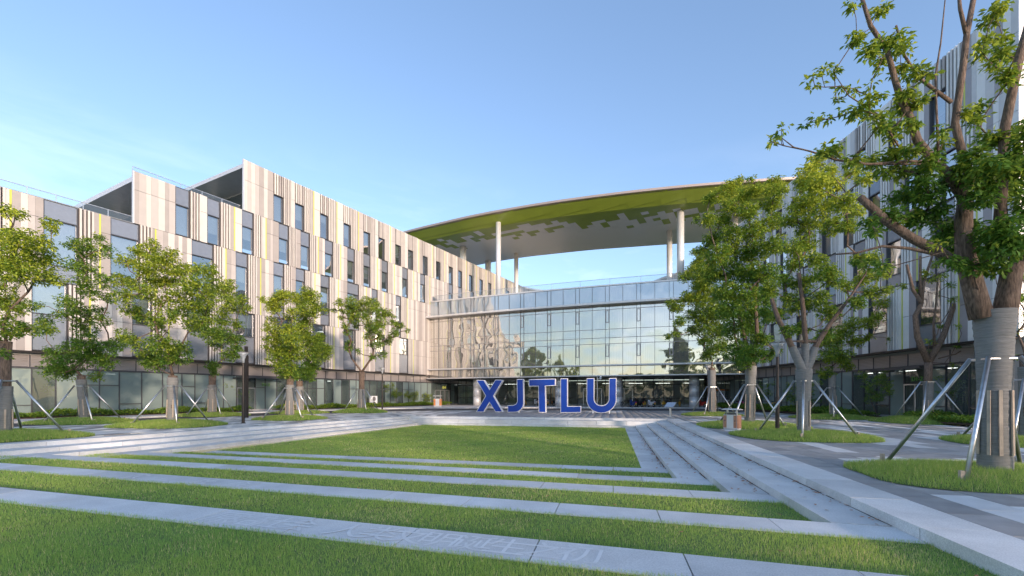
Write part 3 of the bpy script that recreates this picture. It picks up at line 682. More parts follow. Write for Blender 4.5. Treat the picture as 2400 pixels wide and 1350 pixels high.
lw = B(); lw.quad((*ept(-2, -9), .1), (*ept(LE + 2, -9), .1), (*ept(LE + 2, -9), 4.2), (*ept(-2, -9), 4.2)); lw.build('lobby_wall', 'interior', GB)
lw = B(); lw.prism([ept(-1, -9), ept(-1, 0), ept(LE, 0), ept(LE, -9)], .08, .11); lw.build('lobby_floor', 'stone_pale', GB)
for i in range(9): q = 13 + i * .5; B().prism([ept(q, -6), ept(q + .2, -6), ept(q + .2, -5.8), ept(q, -5.8)][::-1], .1, 3.2).build('wood_fin', 'wood', GB)
for i in range(10): q = 3 + i * 4.2; B().prism([ept(q, -4), ept(q + 2.2, -4), ept(q + 2.2, -3.85), ept(q, -3.85)][::-1], 3.55, 3.6).build('ceiling_light', 'light', GB)
for q, w in ((21.2, 2.9), (26.2, 2.6)):                                 # doors
    dr = B()
    for s0, s1, z0, z1 in ((0, .1, .1, 2.75), (w - .1, w, .1, 2.75), (.1, w - .1, 2.65, 2.75), (w / 2 - .06, w / 2 + .06, .1, 2.65)): dr.prism([ept(q + s0, .12), ept(q + s1, .12), ept(q + s1, .2), ept(q + s0, .2)][::-1], z0, z1)
    dd = dr.build('entrance_door', 'alu', GB); hd = B()
    for sg in (-.16, .16): p = ept(q + w / 2 + sg, .26); hd.tube([(p.x, p.y, .85), (p.x, p.y, 1.5)], .025, 6)
    hd.build('handle', 'steel', dd)
p = ept(22.7, .5); o = text('building_letter', 'D', 1.0, 'sign_dim', None, (p.x, p.y, 2.95), (math.pi / 2, 0, math.atan2(tE.y, tE.x)), .05); o.parent = GB; o.location = Vector((p.x, p.y, 2.95)) - GB.location
for u_ in (1118, 1311, 1448, 1627):                                    # round columns under the overhang
    zc = 62.
    for _ in range(8): zc = arc((u_ - CX) * zc / F) + 1.5
    p = PX(u_, zc); c_ = B().lathe([(.60, .1), (.60, 1.48)], (p.x, p.y, 0), 28).lathe([(.60, 1.50), (.60, 2.86)], (p.x, p.y, 0), 28).lathe([(.60, 2.88), (.60, 4.17)], (p.x, p.y, 0), 28).lathe([(.585, .1), (.585, 4.17)], (p.x, p.y, 0), 20)
    col_ = empty('entrance_column', (p.x, p.y, .1), label='', cat='column', group='round metal columns under the glass overhang')
    col_['label'] = {1118: 'round metal column left of the big blue X', 1311: 'round metal column behind the blue T', 1448: 'round metal column behind the right arm of the blue U', 1627: 'round metal column right of the parked bicycles'}[u_]
    for z0, z1 in ((.1, 1.48), (1.5, 2.86), (2.88, 4.16)): B().lathe([(.60, z0), (.60, z1)], (p.x, p.y, 0), 28).build('cladding_drum', 'column_metal', col_, smooth=False).data.shade_smooth()
    B().lathe([(.58, .1), (.58, 4.16)], (p.x, p.y, 0), 20).build('core', 'frame', col_)
# ---- curved rear parapets seen between the wings -----------------------------
def rear(name, pts, top, label):
    r = empty(name, (pts[0].x, pts[0].y, 0), label=label, cat='building'); i = 0
    for a, b in zip(pts[:-1], pts[1:]):
        n = max(2, round((b - a).length / .55))
        for j in range(n):
            p, q = a.lerp(b, (j + .02) / n), a.lerp(b, (j + .98) / n); t = (q - p).normalized(); o = Vector((-t.y, t.x, 0)) * .25
            B().prism([p, q, q + o, p + o], 12, top).build('panel', PAN[random.choice('ccmt')], r)
        cp = b - a; o = Vector((-cp.y, cp.x, 0)).normalized() * 1.6
        B().prism([a - o * .1, b - o * .1, b + o, a + o], top + .004, top + .35).build('coping', 'alu_pale', r)
rear('rear_left_block', [PX(1207, 96.5), PX(1228, 98.5), PX(1255, 100.5), PX(1285, 102), PX(1325, 103.5)], 25.1, 'curved striped block behind the glass front, left')
rear('rear_right_block', [PX(1470, 92), PX(1510, 84), PX(1550, 79), PX(1600, 74.5), PX(1660, 71)], 22.0, 'curved striped block behind the glass front, right')
# ---- the canopy --------------------------------------------------------------
NE = [(-34, 90.5), (-26, 84.8), (-18.4, 79.5), (-5.7, 72.4), (5.4, 67.8), (15.4, 64.6), (24.7, 62.3), (37, 60.2), (50, 59.5)]       # near rim (sideways, distance)
FE = [(-34, 118), (-17.7, 103.7), (-7.3, 95.7), (1.5, 90.7), (15, 85.9), (33.9, 81.6), (50, 80)]                                     # far rim
nx_, nz_ = [p[0] for p in NE], [p[1] for p in NE]; fx_, fz_ = [p[0] for p in FE], [p[1] for p in FE]
def spl(x, X, Y):                                      # smooth the rim polylines
    return float(np.mean([np.interp(x + d, X, Y) for d in np.linspace(-3.5, 3.5, 9)]))
def cz(x, z):                                          # underside: flat, chamfered up towards the near rim
    d = z - spl(x, nx_, nz_); return 29.5 + max(0, 1 - d / 2.8) * 1.1
C0 = c2w(10, 75); CAN = empty('roof_canopy', (C0.x, C0.y, 0), label='huge thin roof canopy with green and white panelled underside on slim columns', cat='canopy')
xs = np.linspace(-34, 50, 85); ts = [0, .1, .2, .3, .34, .5, .75, 1.]
und = {'canopy_green': B(), 'canopy_white': B()}; topm = B(); edge = B()
for i in range(len(xs) - 1):
    def pt(x, d): z = spl(x, nx_, nz_) + d; w_ = c2w(x, z); return (w_.x, w_.y, cz(x, z))
    def dd(x): return spl(x, fx_, fz_) - spl(x, nx_, nz_)
    a, b = xs[i], xs[i + 1]; ds = [0, 1.4, 2.8, 6.0]
    for d0, d1 in zip(ds[:-1], ds[1:]): und['canopy_green'].quad(pt(a, d0), pt(a, d1), pt(b, d1), pt(b, d0))
    und['canopy_white'].quad(pt(a, 6.0), pt(a, dd(a)), pt(b, dd(b)), pt(b, 6.0))
    tz = 31.0
    def tp(x, d): p_ = pt(x, d); return (p_[0], p_[1], tz)
    topm.quad(tp(a, .1), tp(b, .1), tp(b, dd(b)), tp(a, dd(a))); topm.quad(tp(a, dd(a)), tp(b, dd(b)), pt(b, dd(b)), pt(a, dd(a)))
    edge.quad(pt(a, -.02), pt(b, -.02), tp(b, -.02), tp(a, -.02)); 
    e0, e1 = pt(a, -.12), pt(b, -.12); edge.quad(e0, e1, (e1[0], e1[1], e1[2] + .16), (e0[0], e0[1], e0[2] + .16)); edge.quad(e0, pt(a, .3), pt(b, .3), e1)
for k in und: und[k].build('soffit', k, CAN)
topm.build('roof_sheet', 'alu_pale', CAN); edge.build('rim', 'canopy_edge', CAN)
cp = []; gd = Vector((581, F)).normalized(); gn = Vector((gd.y, -gd.x)); S = 1.12
for i in range(-95, 120):
    for j in range(-85, 110):
        c = Vector((8, 74)) + gd * (i * S) + gn * (j * S)
        if c.x < -33 or c.x > 49: continue
        crn = [c + gd * (sa * (S / 2 - .012)) + gn * (sb * (S / 2 - .012)) for sa, sb in ((-1, -1), (1, -1), (1, 1), (-1, 1))]
        ok = all(-34 < q.x < 50 and spl(q.x, nx_, nz_) + .05 < q.y < spl(q.x, fx_, fz_) - .1 for q in crn)
        if not ok: continue
        d = c.y - spl(c.x, nx_, nz_); h = random.random()
        if d < 3.8: k = 'g'
        elif d < 10.5: k = 'g' if h < np.interp(d, [3.8, 5.0, 7.5, 10.5], [.88, .64, .40, .06]) else 'w'
        else: k = 'w'
        if d > 11.3 and k == 'w' and h > .5 and d > 15.5: pass
        cp.append((crn, k, c.length))
cp = [q for q in cp if -60 < CX + F * q[0][0].x / q[0][0].y < 2460]
def cell_geo(crn):
    bt = []; 
    for q in crn: w_ = c2w(q.x, q.y); bt.append((w_.x, w_.y, cz(q.x, q.y) - .03))
    return bt
vis = [q for q in cp if 900 < CX + F * q[0][0].x / q[0][0].y < 1760]; vis.sort(key=lambda q: q[2]); chosen = set(id(q) for q in vis[:290]); rest = {'g': B(), 'w': B()}
for q in cp:
    bt = cell_geo(q[0])
    if id(q) in chosen: B().quad(*bt[::-1]).quad(*[(x, y, z + .028) for x, y, z in bt]).build('soffit_panel', 'canopy_green' if q[1] == 'g' else 'canopy_white', CAN)
    else: rest[q[1]].quad(*bt[::-1])
for k, m_ in (('g', 'canopy_green'), ('w', 'canopy_white')): tag(rest[k].build('soffit_panels_beyond', m_, CAN), kind='stuff')
for u_, z_, r_, b_ in ((1085, 84, .62, 25), (1144, 93, .62, 25), (1168, 73, .42, 16), (1210, 88, .42, 16), (1569, 76, .46, 16), (1595, 67.5, .52, 16), (1722, 70, .5, 16)):
    p = PX(u_, z_); x_ = (u_ - CX) * z_ / F; q = B().lathe([(r_, b_), (r_, cz(x_, z_) - .01)], (p.x, p.y, 0), 20)
    if b_ == 25: q.lathe([(1.25, 24), (1.25, 26.3)], (p.x, p.y, 0), 20)
    q.build('canopy_column', 'column_metal', CAN).data.shade_smooth()
# ================================================================ TREES
def leaf_mesh(name, P, D, L_, W_, tint, fold=.25):
    n = len(P); up = np.tile(np.array([0, 0, 1.0]), (n, 1)) + rng.normal(0, .45, (n, 3)); S = np.cross(D, up); S /= np.linalg.norm(S, axis=1)[:, None] + 1e-6; Nn = np.cross(S, D)
    V = np.empty((n, 4, 3)); V[:, 0] = P; m = P + D * (L_ * .45)[:, None]
    V[:, 1] = m + S * (W_ / 2)[:, None] + Nn * (W_ * fold)[:, None]; V[:, 2] = P + D * L_[:, None] - Nn * (L_ * .10)[:, None]; V[:, 3] = m - S * (W_ / 2)[:, None] + Nn * (W_ * fold)[:, None]
    return fast_mesh(name, V.reshape(-1, 3), np.arange(4 * n).reshape(n, 4), 'leaf', tint)
def leaf_cloud(blobs, L0, k, young=.35, droop=-.35, squash=.85, per=8):
    """blobs [(centre, radius, young_bias)] -> leaf arrays; leaves sit in small drooping rosettes"""
    Ps, Ds, Ts = [], [], []; L = L0 * .84
    allc = np.array([b[0] for b in blobs]); zlo, zhi = allc[:, 2].min(), allc[:, 2].max() + 1e-3
    for c, r, yb in blobs:
        L = L0 * .84; nc = max(2, int(1.65 * k * r * r / per)); q = rng.normal(size=(nc, 3)); q /= np.linalg.norm(q, axis=1)[:, None]; rad = r * rng.random(nc) ** .42
        q = q * rad[:, None]; q[:, 2] *= squash; q += np.array(c); base = np.repeat(q, per, 0); n = len(base)
        az = rng.uniform(0, 2 * np.pi, n); el = rng.normal(droop, .45, n); d = np.stack([np.cos(az) * np.cos(el), np.sin(az) * np.cos(el), np.sin(el)], 1)
        base = base + d * rng.uniform(.01, L * .5, n)[:, None] + rng.normal(0, L * .18, (n, 3))
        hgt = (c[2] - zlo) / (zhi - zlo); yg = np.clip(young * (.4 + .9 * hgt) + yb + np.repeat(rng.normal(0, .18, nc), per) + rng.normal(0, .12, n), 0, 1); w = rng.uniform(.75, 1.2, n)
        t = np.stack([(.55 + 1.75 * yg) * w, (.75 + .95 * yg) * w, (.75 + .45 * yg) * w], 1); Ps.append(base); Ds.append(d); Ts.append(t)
    P, D, T = map(np.concatenate, (Ps, Ds, Ts)); n = len(P); Ls = L * rng.uniform(.7, 1.2, n); return P, D, Ls, Ls * rng.uniform(.38, .5, n), T
def grow(fork, targets, rtip, rmax, extra=None):
    """branch skeleton from the fork to every clump; returns tubes [(points, radii)]"""
    nodes = [Vector(fork)]; par = [-1]
    for ch in extra or []:
        prev = min(range(len(nodes)), key=lambda i: (nodes[i] - ch[0]).length) if (nodes[0] - ch[0]).length > .2 else 0
        for p in ch: nodes.append(Vector(p)); par.append(prev); prev = len(nodes) - 1
    for c in sorted(targets, key=lambda t: (t - nodes[0]).length):
        dc = (c - nodes[0]).length; best, bi = 1e9, 0
        for i, p in enumerate(nodes):
            if (p - nodes[0]).length > dc: continue
            cost = (c - p).length + .18 * (p - nodes[0]).length + max(0, p.z - c.z) * .5
            if cost < best: best, bi = cost, i
        p = nodes[bi]; m = p.lerp(c, .55) + Vector((random.gauss(0, .06), random.gauss(0, .06), random.gauss(-.05, .05))) * (c - p).length
        nodes.append(m); par.append(bi); nodes.append(c); par.append(len(nodes) - 2)
    cnt = [0] * len(nodes); 
    ch_ = [[] for _ in nodes]
    for i in range(1, len(nodes)): ch_[par[i]].append(i)
    for i in reversed(range(len(nodes))): cnt[i] = max(1, sum(cnt[j] for j in ch_[i]))
    R = [min(rmax, rtip * c ** .47) for c in cnt]; tubes = []; 
    def walk(i, p):
        while True:
            ch = sorted(ch_[i], key=lambda j: -cnt[j])
            if not ch: tubes.append(p); return
            for j in ch[1:]: walk(j, [(nodes[i], R[j]), (nodes[j], R[j])])
            j = ch[0]; p.append((nodes[j], R[j])); i = j
    import sys; sys.setrecursionlimit(5000)
    for j in ch_[0]: walk(j, [(nodes[0], min(rmax, R[j] * 1.15)), (nodes[j], R[j])])
    return tubes
def make_tree(label, u, z, base_v, fork, blobs, r=.26, L=.17, k=800, young=.35, depth=.8, wrap_v=None, ring_v=None, extra=None, group='trees in braces round the lawn', name='tree', rtip=.018, nb=3, seed=1, brace_a=None, flare=.12, limb_wrap=None, bare=None, mound=(2.4, 2.0, .24), lab=''):
    random.seed(seed); global rng; rng = np.random.default_rng(seed)
    cw = math.cos(math.atan((u - CX) / F)); r = r * cw * .9
    p = PX(u, z); hz = mound[2] * .8; root = empty(name, (p.x, p.y, hz), label=label, cat='tree', group=group)
    fk = AT(fork[0], fork[1], z); cs = []
    for b in blobs:
        dz = random.gauss(0, depth); dz = max(-2.0 * depth, min(2.0 * depth, dz)); zz = max(2.0, z + dz); c = AT(b[0], b[1], zz); cs.append((c, b[2] * z / F * cw ** .5, b[3] if len(b) > 3 else 0.))
    ex = [[AT(q[0], q[1], z + (q[2] if len(q) > 2 else 0)) for q in ch] for ch in (extra or [])]
    wob = [Vector((p.x, p.y, hz - .25)), Vector((p.x, p.y, hz)) .lerp(fk, .35) + Vector((random.gauss(0, .03), random.gauss(0, .03), 0)), Vector((p.x, p.y, hz)).lerp(fk, .75), fk]
    B().tube(wob, [r * 1.06, r * 1.0, r * .95, r * 1.05], 14).build('trunk', 'bark', root, smooth=True)
    br = B()
    for t in grow(fk, [c for c, _, _ in cs], rtip, r * .62, ex): br.tube([q for q, _ in t], [q for _, q in t], 6, cap=True)
    for ch, r0, r1 in bare or []:
        pts = [AT(q[0], q[1], z + (q[2] if len(q) > 2 else 0)) for q in ch]; r0, r1 = r0 * cw * .95, r1 * cw * .95; br.tube(pts, [r0 + (r1 - r0) * i / (len(pts) - 1) for i in range(len(pts))], 9)
    br.build('branches', 'bark', root, smooth=True)
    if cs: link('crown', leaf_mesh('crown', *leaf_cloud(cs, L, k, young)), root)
    if wrap_v:                                         # grey cloth wound round the trunk, with light battens strapped on
        wt = H + (HY - wrap_v) * z / F; n = 60 if z < 30 else 26; pr = []
        for i in range(n + 1):
            zz = hz + .02 + (wt - hz - .02) * i / n; f = min(1, (zz - hz) / max(.1, fk.z - hz)); c = Vector((p.x, p.y, hz)).lerp(fk, f); c.z = zz
            pr.append((c, r * (1.24 - .08 * min(1, (zz - hz) / 1.1) + (flare * ((zz - hz) / (wt - hz)) ** 3)) * (1 + (.05 * ((i * .37) % 1) - .02 if n == 60 else 0) + random.uniform(-.01, .02))))
        B().tube([c for c, _ in pr], [q for _, q in pr], 18, cap=False).build('trunk_wrap', 'wrap', root, smooth=True)
        for i in range(nb):
            a = math.radians(random.uniform(-7, 7) - 58 + i * 116 / max(1, nb - 1)) + math.atan2(-p.y, -p.x); o = Vector((math.cos(a), math.sin(a), 0)); q0 = pr[n // 9][0] + o * (pr[n // 9][1] + .02); q1 = pr[n // 2][0] + o * (pr[n // 2][1] + .012)
            t = Vector((-o.y, o.x, 0)) * .026; bt = B(); e = o * .03; v = [q0 - t, q0 + t, q1 + t, q1 - t]; v = [Vector(x) for x in v]; m_ = len(bt.v); bt.v += [tuple(x) for x in v] + [tuple(x + e) for x in v]
            bt.f += [(4, 5, 6, 7), (0, 1, 5, 4), (1, 2, 6, 5), (2, 3, 7, 6), (3, 0, 4, 7)]; bt.build('batten', 'batten', root)
    for ch, r0, r1 in limb_wrap or []:                 # the cloth runs on up the lower limbs
        pts = [AT(q[0], q[1], z + (q[2] if len(q) > 2 else 0)) for q in ch]; m = 14; pp, rr = [], []
        for i in range(m + 1):
            t = i / m * (len(pts) - 1); a = min(int(t), len(pts) - 2); pp.append(pts[a].lerp(pts[a + 1], t - a)); rr.append((r0 + (r1 - r0) * i / m) * cw * (1 + random.uniform(-.03, .04)))
        B().tube(pp, rr, 14, cap=False).build('limb_wrap', 'wrap', root, smooth=True)
    if ring_v:                                         # galvanised brace: collar and four raking poles
        rz = H + (HY - ring_v) * z / F; f = (rz - hz) / (fk.z - hz); c = Vector((p.x, p.y, hz)).lerp(fk, f); c.z = rz
        sp = empty('tree_brace', (p.x, p.y, .1), label='four galvanised raking poles bracing ' + lab, cat='tree brace', group='pole braces round the trees')
        a0 = math.radians(45 + random.uniform(-14, 14) if brace_a is None else brace_a) + TH; cr = r * 1.18 + .05; cor = [c + Vector((math.cos(a0 + i * math.pi / 2), math.sin(a0 + i * math.pi / 2), 0)) * cr * 1.15 for i in range(4)]
        B().tube(cor + [cor[0]], .028, 6).build('collar', 'steel', sp)
        for i in range(4):
            d = Vector((math.cos(a0 + i * math.pi / 2), math.sin(a0 + i * math.pi / 2), 0)); ft = Vector((p.x, p.y, .03)) + d * (1.75 + random.uniform(-.1, .1)); B().tube([ft, cor[i] + Vector((0, 0, .03))], .042, 10).build('pole', 'steel', sp, smooth=True)
            B().box(ft.x - .035, ft.x + .035, ft.y + .05, ft.y + .12, 0, .28).build('stake', 'batten', sp)
    if mound:
        rx, ry, mh = mound; gm = empty('grass_mound', (p.x, p.y, 0), label='low rounded grass mound under ' + lab, cat='grass mound', group='grass mounds under the trees'); NS, NR = 40, 7; V = [(p.x, p.y, mh)]; Fq = []
        ph = random.uniform(0, 6)
        def rim(t): s_ = (abs(math.cos(t)) ** 3 + abs(math.sin(t)) ** 3) ** (-1 / 3); return s_ * (1 + .05 * math.sin(3 * t + ph))
        for i in range(1, NR + 1):
            for j in range(NS):
                t = 2 * math.pi * j / NS; q = i / NR * rim(t); V.append((p.x + rx * q * math.cos(t), p.y + ry * q * math.sin(t), mh * (1 - (i / NR) ** 2.2) + .012))
        for j in range(NS): Fq.append((0, 1 + j, 1 + (j + 1) % NS))
        for i in range(NR - 1):
            for j in range(NS): a_ = 1 + i * NS; Fq.append((a_ + j, a_ + NS + j, a_ + NS + (j + 1) % NS, a_ + (j + 1) % NS))
        me = bpy.data.meshes.new('mound_turf'); me.from_pydata(V, [], Fq); me.materials.append(M['turf']); link('mound_turf', me, gm, smooth=True)
        dn = min(2200, 26000 / max(6, z)); n = int(dn * rx * ry * 3.3); t = rng.uniform(0, 2 * np.pi, n); q = np.sqrt(rng.random(n)); rr = np.array([rim(a) for a in t])
        P = np.stack([p.x + rx * q * rr * np.cos(t), p.y + ry * q * rr * np.sin(t), mh * (1 - q ** 2.2) + .0], 1); keep = np.hypot(P[:, 0] - p.x, P[:, 1] - p.y) > r * 1.5; P = P[keep]; q = q[keep]; n = len(P)
        V_, f_ = blades(P, rng.uniform(.06, .15, n), np.full(n, .006 * max(1, z / 7)), .7); tag(link('grass_blades', fast_mesh('grass_blades', V_, f_, 'grass', grass_tint(P[:, 0], P[:, 1], n) * .92), gm), kind='stuff')
    return root
def bl(*rows): return [tuple(r) for r in rows]
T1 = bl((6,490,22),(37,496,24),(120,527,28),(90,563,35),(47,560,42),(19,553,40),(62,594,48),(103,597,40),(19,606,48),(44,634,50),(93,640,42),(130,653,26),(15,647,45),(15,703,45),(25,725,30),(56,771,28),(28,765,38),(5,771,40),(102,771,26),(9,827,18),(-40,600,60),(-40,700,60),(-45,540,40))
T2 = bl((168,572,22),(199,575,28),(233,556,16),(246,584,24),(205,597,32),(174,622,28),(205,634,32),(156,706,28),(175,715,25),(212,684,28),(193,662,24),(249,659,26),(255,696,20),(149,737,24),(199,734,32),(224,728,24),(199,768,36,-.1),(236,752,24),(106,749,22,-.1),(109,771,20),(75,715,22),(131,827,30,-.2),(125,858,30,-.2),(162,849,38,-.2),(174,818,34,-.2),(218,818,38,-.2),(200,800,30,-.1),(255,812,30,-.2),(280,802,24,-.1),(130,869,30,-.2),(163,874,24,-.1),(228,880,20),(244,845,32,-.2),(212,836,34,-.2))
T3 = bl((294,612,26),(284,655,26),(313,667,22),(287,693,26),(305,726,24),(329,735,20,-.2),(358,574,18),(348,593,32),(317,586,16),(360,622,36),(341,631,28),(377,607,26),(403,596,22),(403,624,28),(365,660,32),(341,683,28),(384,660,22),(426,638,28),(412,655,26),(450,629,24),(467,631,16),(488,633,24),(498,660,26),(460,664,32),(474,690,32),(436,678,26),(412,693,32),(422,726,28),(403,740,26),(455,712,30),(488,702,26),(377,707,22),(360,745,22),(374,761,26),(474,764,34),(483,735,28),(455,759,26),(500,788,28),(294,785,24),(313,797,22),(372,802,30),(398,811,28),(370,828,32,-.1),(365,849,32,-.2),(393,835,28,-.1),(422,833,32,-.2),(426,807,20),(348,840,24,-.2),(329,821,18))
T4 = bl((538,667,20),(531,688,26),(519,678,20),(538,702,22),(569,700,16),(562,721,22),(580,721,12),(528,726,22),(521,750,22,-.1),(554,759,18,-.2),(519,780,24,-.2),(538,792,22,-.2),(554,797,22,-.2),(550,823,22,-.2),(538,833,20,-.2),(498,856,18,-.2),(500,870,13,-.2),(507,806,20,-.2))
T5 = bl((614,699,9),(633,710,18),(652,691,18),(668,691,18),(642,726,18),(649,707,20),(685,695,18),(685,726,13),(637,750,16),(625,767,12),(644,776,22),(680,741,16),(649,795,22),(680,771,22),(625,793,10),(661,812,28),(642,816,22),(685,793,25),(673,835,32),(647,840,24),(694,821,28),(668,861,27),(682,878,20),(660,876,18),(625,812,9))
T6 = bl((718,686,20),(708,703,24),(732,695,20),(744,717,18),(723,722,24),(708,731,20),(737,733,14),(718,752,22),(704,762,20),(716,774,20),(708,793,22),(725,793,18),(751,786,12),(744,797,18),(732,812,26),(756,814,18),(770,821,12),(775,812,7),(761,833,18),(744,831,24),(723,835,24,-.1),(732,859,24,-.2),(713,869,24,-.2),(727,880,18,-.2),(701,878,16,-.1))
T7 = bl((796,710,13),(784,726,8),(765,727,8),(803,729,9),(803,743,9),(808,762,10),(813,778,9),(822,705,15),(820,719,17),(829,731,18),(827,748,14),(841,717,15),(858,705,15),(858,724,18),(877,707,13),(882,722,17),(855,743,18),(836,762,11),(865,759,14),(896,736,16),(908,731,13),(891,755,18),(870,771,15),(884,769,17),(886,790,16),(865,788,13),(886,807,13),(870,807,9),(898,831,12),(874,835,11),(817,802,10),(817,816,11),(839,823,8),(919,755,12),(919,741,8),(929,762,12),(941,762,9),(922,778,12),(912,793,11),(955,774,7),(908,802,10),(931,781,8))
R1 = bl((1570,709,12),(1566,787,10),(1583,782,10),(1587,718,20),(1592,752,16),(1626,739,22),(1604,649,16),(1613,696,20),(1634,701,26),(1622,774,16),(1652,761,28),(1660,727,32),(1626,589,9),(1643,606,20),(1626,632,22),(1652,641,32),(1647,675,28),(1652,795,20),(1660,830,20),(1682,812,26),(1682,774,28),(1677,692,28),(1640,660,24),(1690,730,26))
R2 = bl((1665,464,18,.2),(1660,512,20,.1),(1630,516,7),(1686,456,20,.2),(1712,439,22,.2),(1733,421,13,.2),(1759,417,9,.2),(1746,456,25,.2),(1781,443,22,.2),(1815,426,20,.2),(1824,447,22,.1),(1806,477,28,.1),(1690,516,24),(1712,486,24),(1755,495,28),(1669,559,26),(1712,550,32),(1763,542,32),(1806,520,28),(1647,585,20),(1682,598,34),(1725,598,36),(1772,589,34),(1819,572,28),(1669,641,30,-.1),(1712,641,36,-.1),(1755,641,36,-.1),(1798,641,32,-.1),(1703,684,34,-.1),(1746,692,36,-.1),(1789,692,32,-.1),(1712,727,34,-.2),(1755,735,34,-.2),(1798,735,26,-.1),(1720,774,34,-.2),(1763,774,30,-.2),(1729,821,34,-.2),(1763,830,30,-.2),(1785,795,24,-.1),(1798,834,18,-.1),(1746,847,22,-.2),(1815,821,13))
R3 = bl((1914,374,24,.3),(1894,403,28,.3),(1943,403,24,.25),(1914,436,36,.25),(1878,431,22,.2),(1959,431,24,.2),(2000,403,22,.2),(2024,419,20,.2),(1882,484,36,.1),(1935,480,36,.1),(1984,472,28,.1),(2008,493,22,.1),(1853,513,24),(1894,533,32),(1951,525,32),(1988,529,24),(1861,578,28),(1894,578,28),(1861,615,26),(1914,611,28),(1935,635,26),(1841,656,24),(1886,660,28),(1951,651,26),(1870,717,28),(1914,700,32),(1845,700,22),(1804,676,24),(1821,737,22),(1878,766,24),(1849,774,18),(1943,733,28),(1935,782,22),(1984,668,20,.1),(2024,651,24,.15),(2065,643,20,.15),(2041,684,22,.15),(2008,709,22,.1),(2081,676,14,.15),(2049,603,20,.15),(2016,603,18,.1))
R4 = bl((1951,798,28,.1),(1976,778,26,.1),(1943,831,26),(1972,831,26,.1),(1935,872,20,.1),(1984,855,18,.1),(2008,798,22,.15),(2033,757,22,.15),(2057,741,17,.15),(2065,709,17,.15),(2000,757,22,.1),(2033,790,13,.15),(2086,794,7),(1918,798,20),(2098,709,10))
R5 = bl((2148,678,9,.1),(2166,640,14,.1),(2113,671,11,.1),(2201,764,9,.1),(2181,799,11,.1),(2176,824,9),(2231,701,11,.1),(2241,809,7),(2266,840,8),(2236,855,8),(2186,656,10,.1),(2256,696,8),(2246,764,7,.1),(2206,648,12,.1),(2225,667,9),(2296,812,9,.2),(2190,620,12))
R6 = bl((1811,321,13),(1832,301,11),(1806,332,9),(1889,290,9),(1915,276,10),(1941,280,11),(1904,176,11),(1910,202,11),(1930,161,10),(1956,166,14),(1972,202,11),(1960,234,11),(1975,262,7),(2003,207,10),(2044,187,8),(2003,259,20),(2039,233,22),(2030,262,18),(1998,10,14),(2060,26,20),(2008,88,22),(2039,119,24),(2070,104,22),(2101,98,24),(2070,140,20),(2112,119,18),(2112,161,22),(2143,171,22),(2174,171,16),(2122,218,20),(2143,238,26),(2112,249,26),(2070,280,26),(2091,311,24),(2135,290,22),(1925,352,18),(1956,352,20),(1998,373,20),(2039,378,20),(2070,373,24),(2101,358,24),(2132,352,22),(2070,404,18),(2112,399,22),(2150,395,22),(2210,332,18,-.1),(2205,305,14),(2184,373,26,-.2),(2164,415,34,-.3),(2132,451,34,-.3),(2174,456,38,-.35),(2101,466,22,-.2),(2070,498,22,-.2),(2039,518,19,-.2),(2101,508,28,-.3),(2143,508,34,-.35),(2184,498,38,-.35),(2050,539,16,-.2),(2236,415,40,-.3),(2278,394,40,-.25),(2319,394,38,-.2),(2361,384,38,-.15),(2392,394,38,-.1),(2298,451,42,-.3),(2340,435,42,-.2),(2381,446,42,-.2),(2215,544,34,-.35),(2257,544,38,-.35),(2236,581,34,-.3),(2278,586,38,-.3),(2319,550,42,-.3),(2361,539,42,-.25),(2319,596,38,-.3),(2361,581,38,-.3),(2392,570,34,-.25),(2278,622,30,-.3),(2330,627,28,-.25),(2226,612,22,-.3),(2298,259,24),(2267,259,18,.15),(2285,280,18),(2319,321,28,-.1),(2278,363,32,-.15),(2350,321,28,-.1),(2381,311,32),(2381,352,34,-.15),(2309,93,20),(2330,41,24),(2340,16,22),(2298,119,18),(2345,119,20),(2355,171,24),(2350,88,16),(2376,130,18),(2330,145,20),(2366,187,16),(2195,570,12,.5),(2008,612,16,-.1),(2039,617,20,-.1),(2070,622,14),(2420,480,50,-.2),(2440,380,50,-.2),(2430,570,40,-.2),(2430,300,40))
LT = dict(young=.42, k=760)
make_tree('tall yellow-green tree cut off by the left edge', 10, 17.4, 1025, (14, 800), T1, .29, .155, 1300, .6, .6, 905, 893, seed=11, lab='the tree at the left edge', mound=(2.6, 2.0, .24))
make_tree('dark green bushy tree, second from the left', 198, 27, 988, (190, 880), T2, .30, .19, 800, .15, .8, 890, 905, seed=12, lab='the second tree from the left', mound=(2.6, 2.2, .26))
make_tree('broad spreading tree with yellow-green crown left of the lamp post', 403, 24.4, 990, (405, 880), T3, .29, .18, 1000, .52, .8, 885, 905, seed=13, lab='the broad tree left of the lamp post', mound=(2.6, 2.2, .26))
make_tree('smaller dark-limbed tree just behind the near lamp post', 497, 36, 972, (498, 880), T4, .34, .20, 850, .38, .7, 902, 912, seed=14, lab='the dark-limbed tree behind the lamp post', mound=(2.6, 2.1, .24))
make_tree('upright leafy tree right of the near lamp post', 679, 31, 980, (680, 888), T5, .28, .19, 1000, .6, .6, 902, 910, seed=15, lab='the upright leafy tree right of the lamp post', mound=(2.2, 2.0, .22))
make_tree('tree overlapped by the upright one, farther back', 703, 41, 966, (702, 893), T6, .34, .21, 850, .4, .7, 906, 916, seed=16, lab='the overlapped tree farther back', mound=(2.4, 2.0, .22))
make_tree('open orange-barked tree with ball-shaped leaf clumps before the left wing', 847, 43, 964, (848, 872), T7, .32, .20, 900, .32, .8, 912, 914, seed=17, lab='the open orange-barked tree', mound=(2.4, 2.0, .40), rtip=.035)
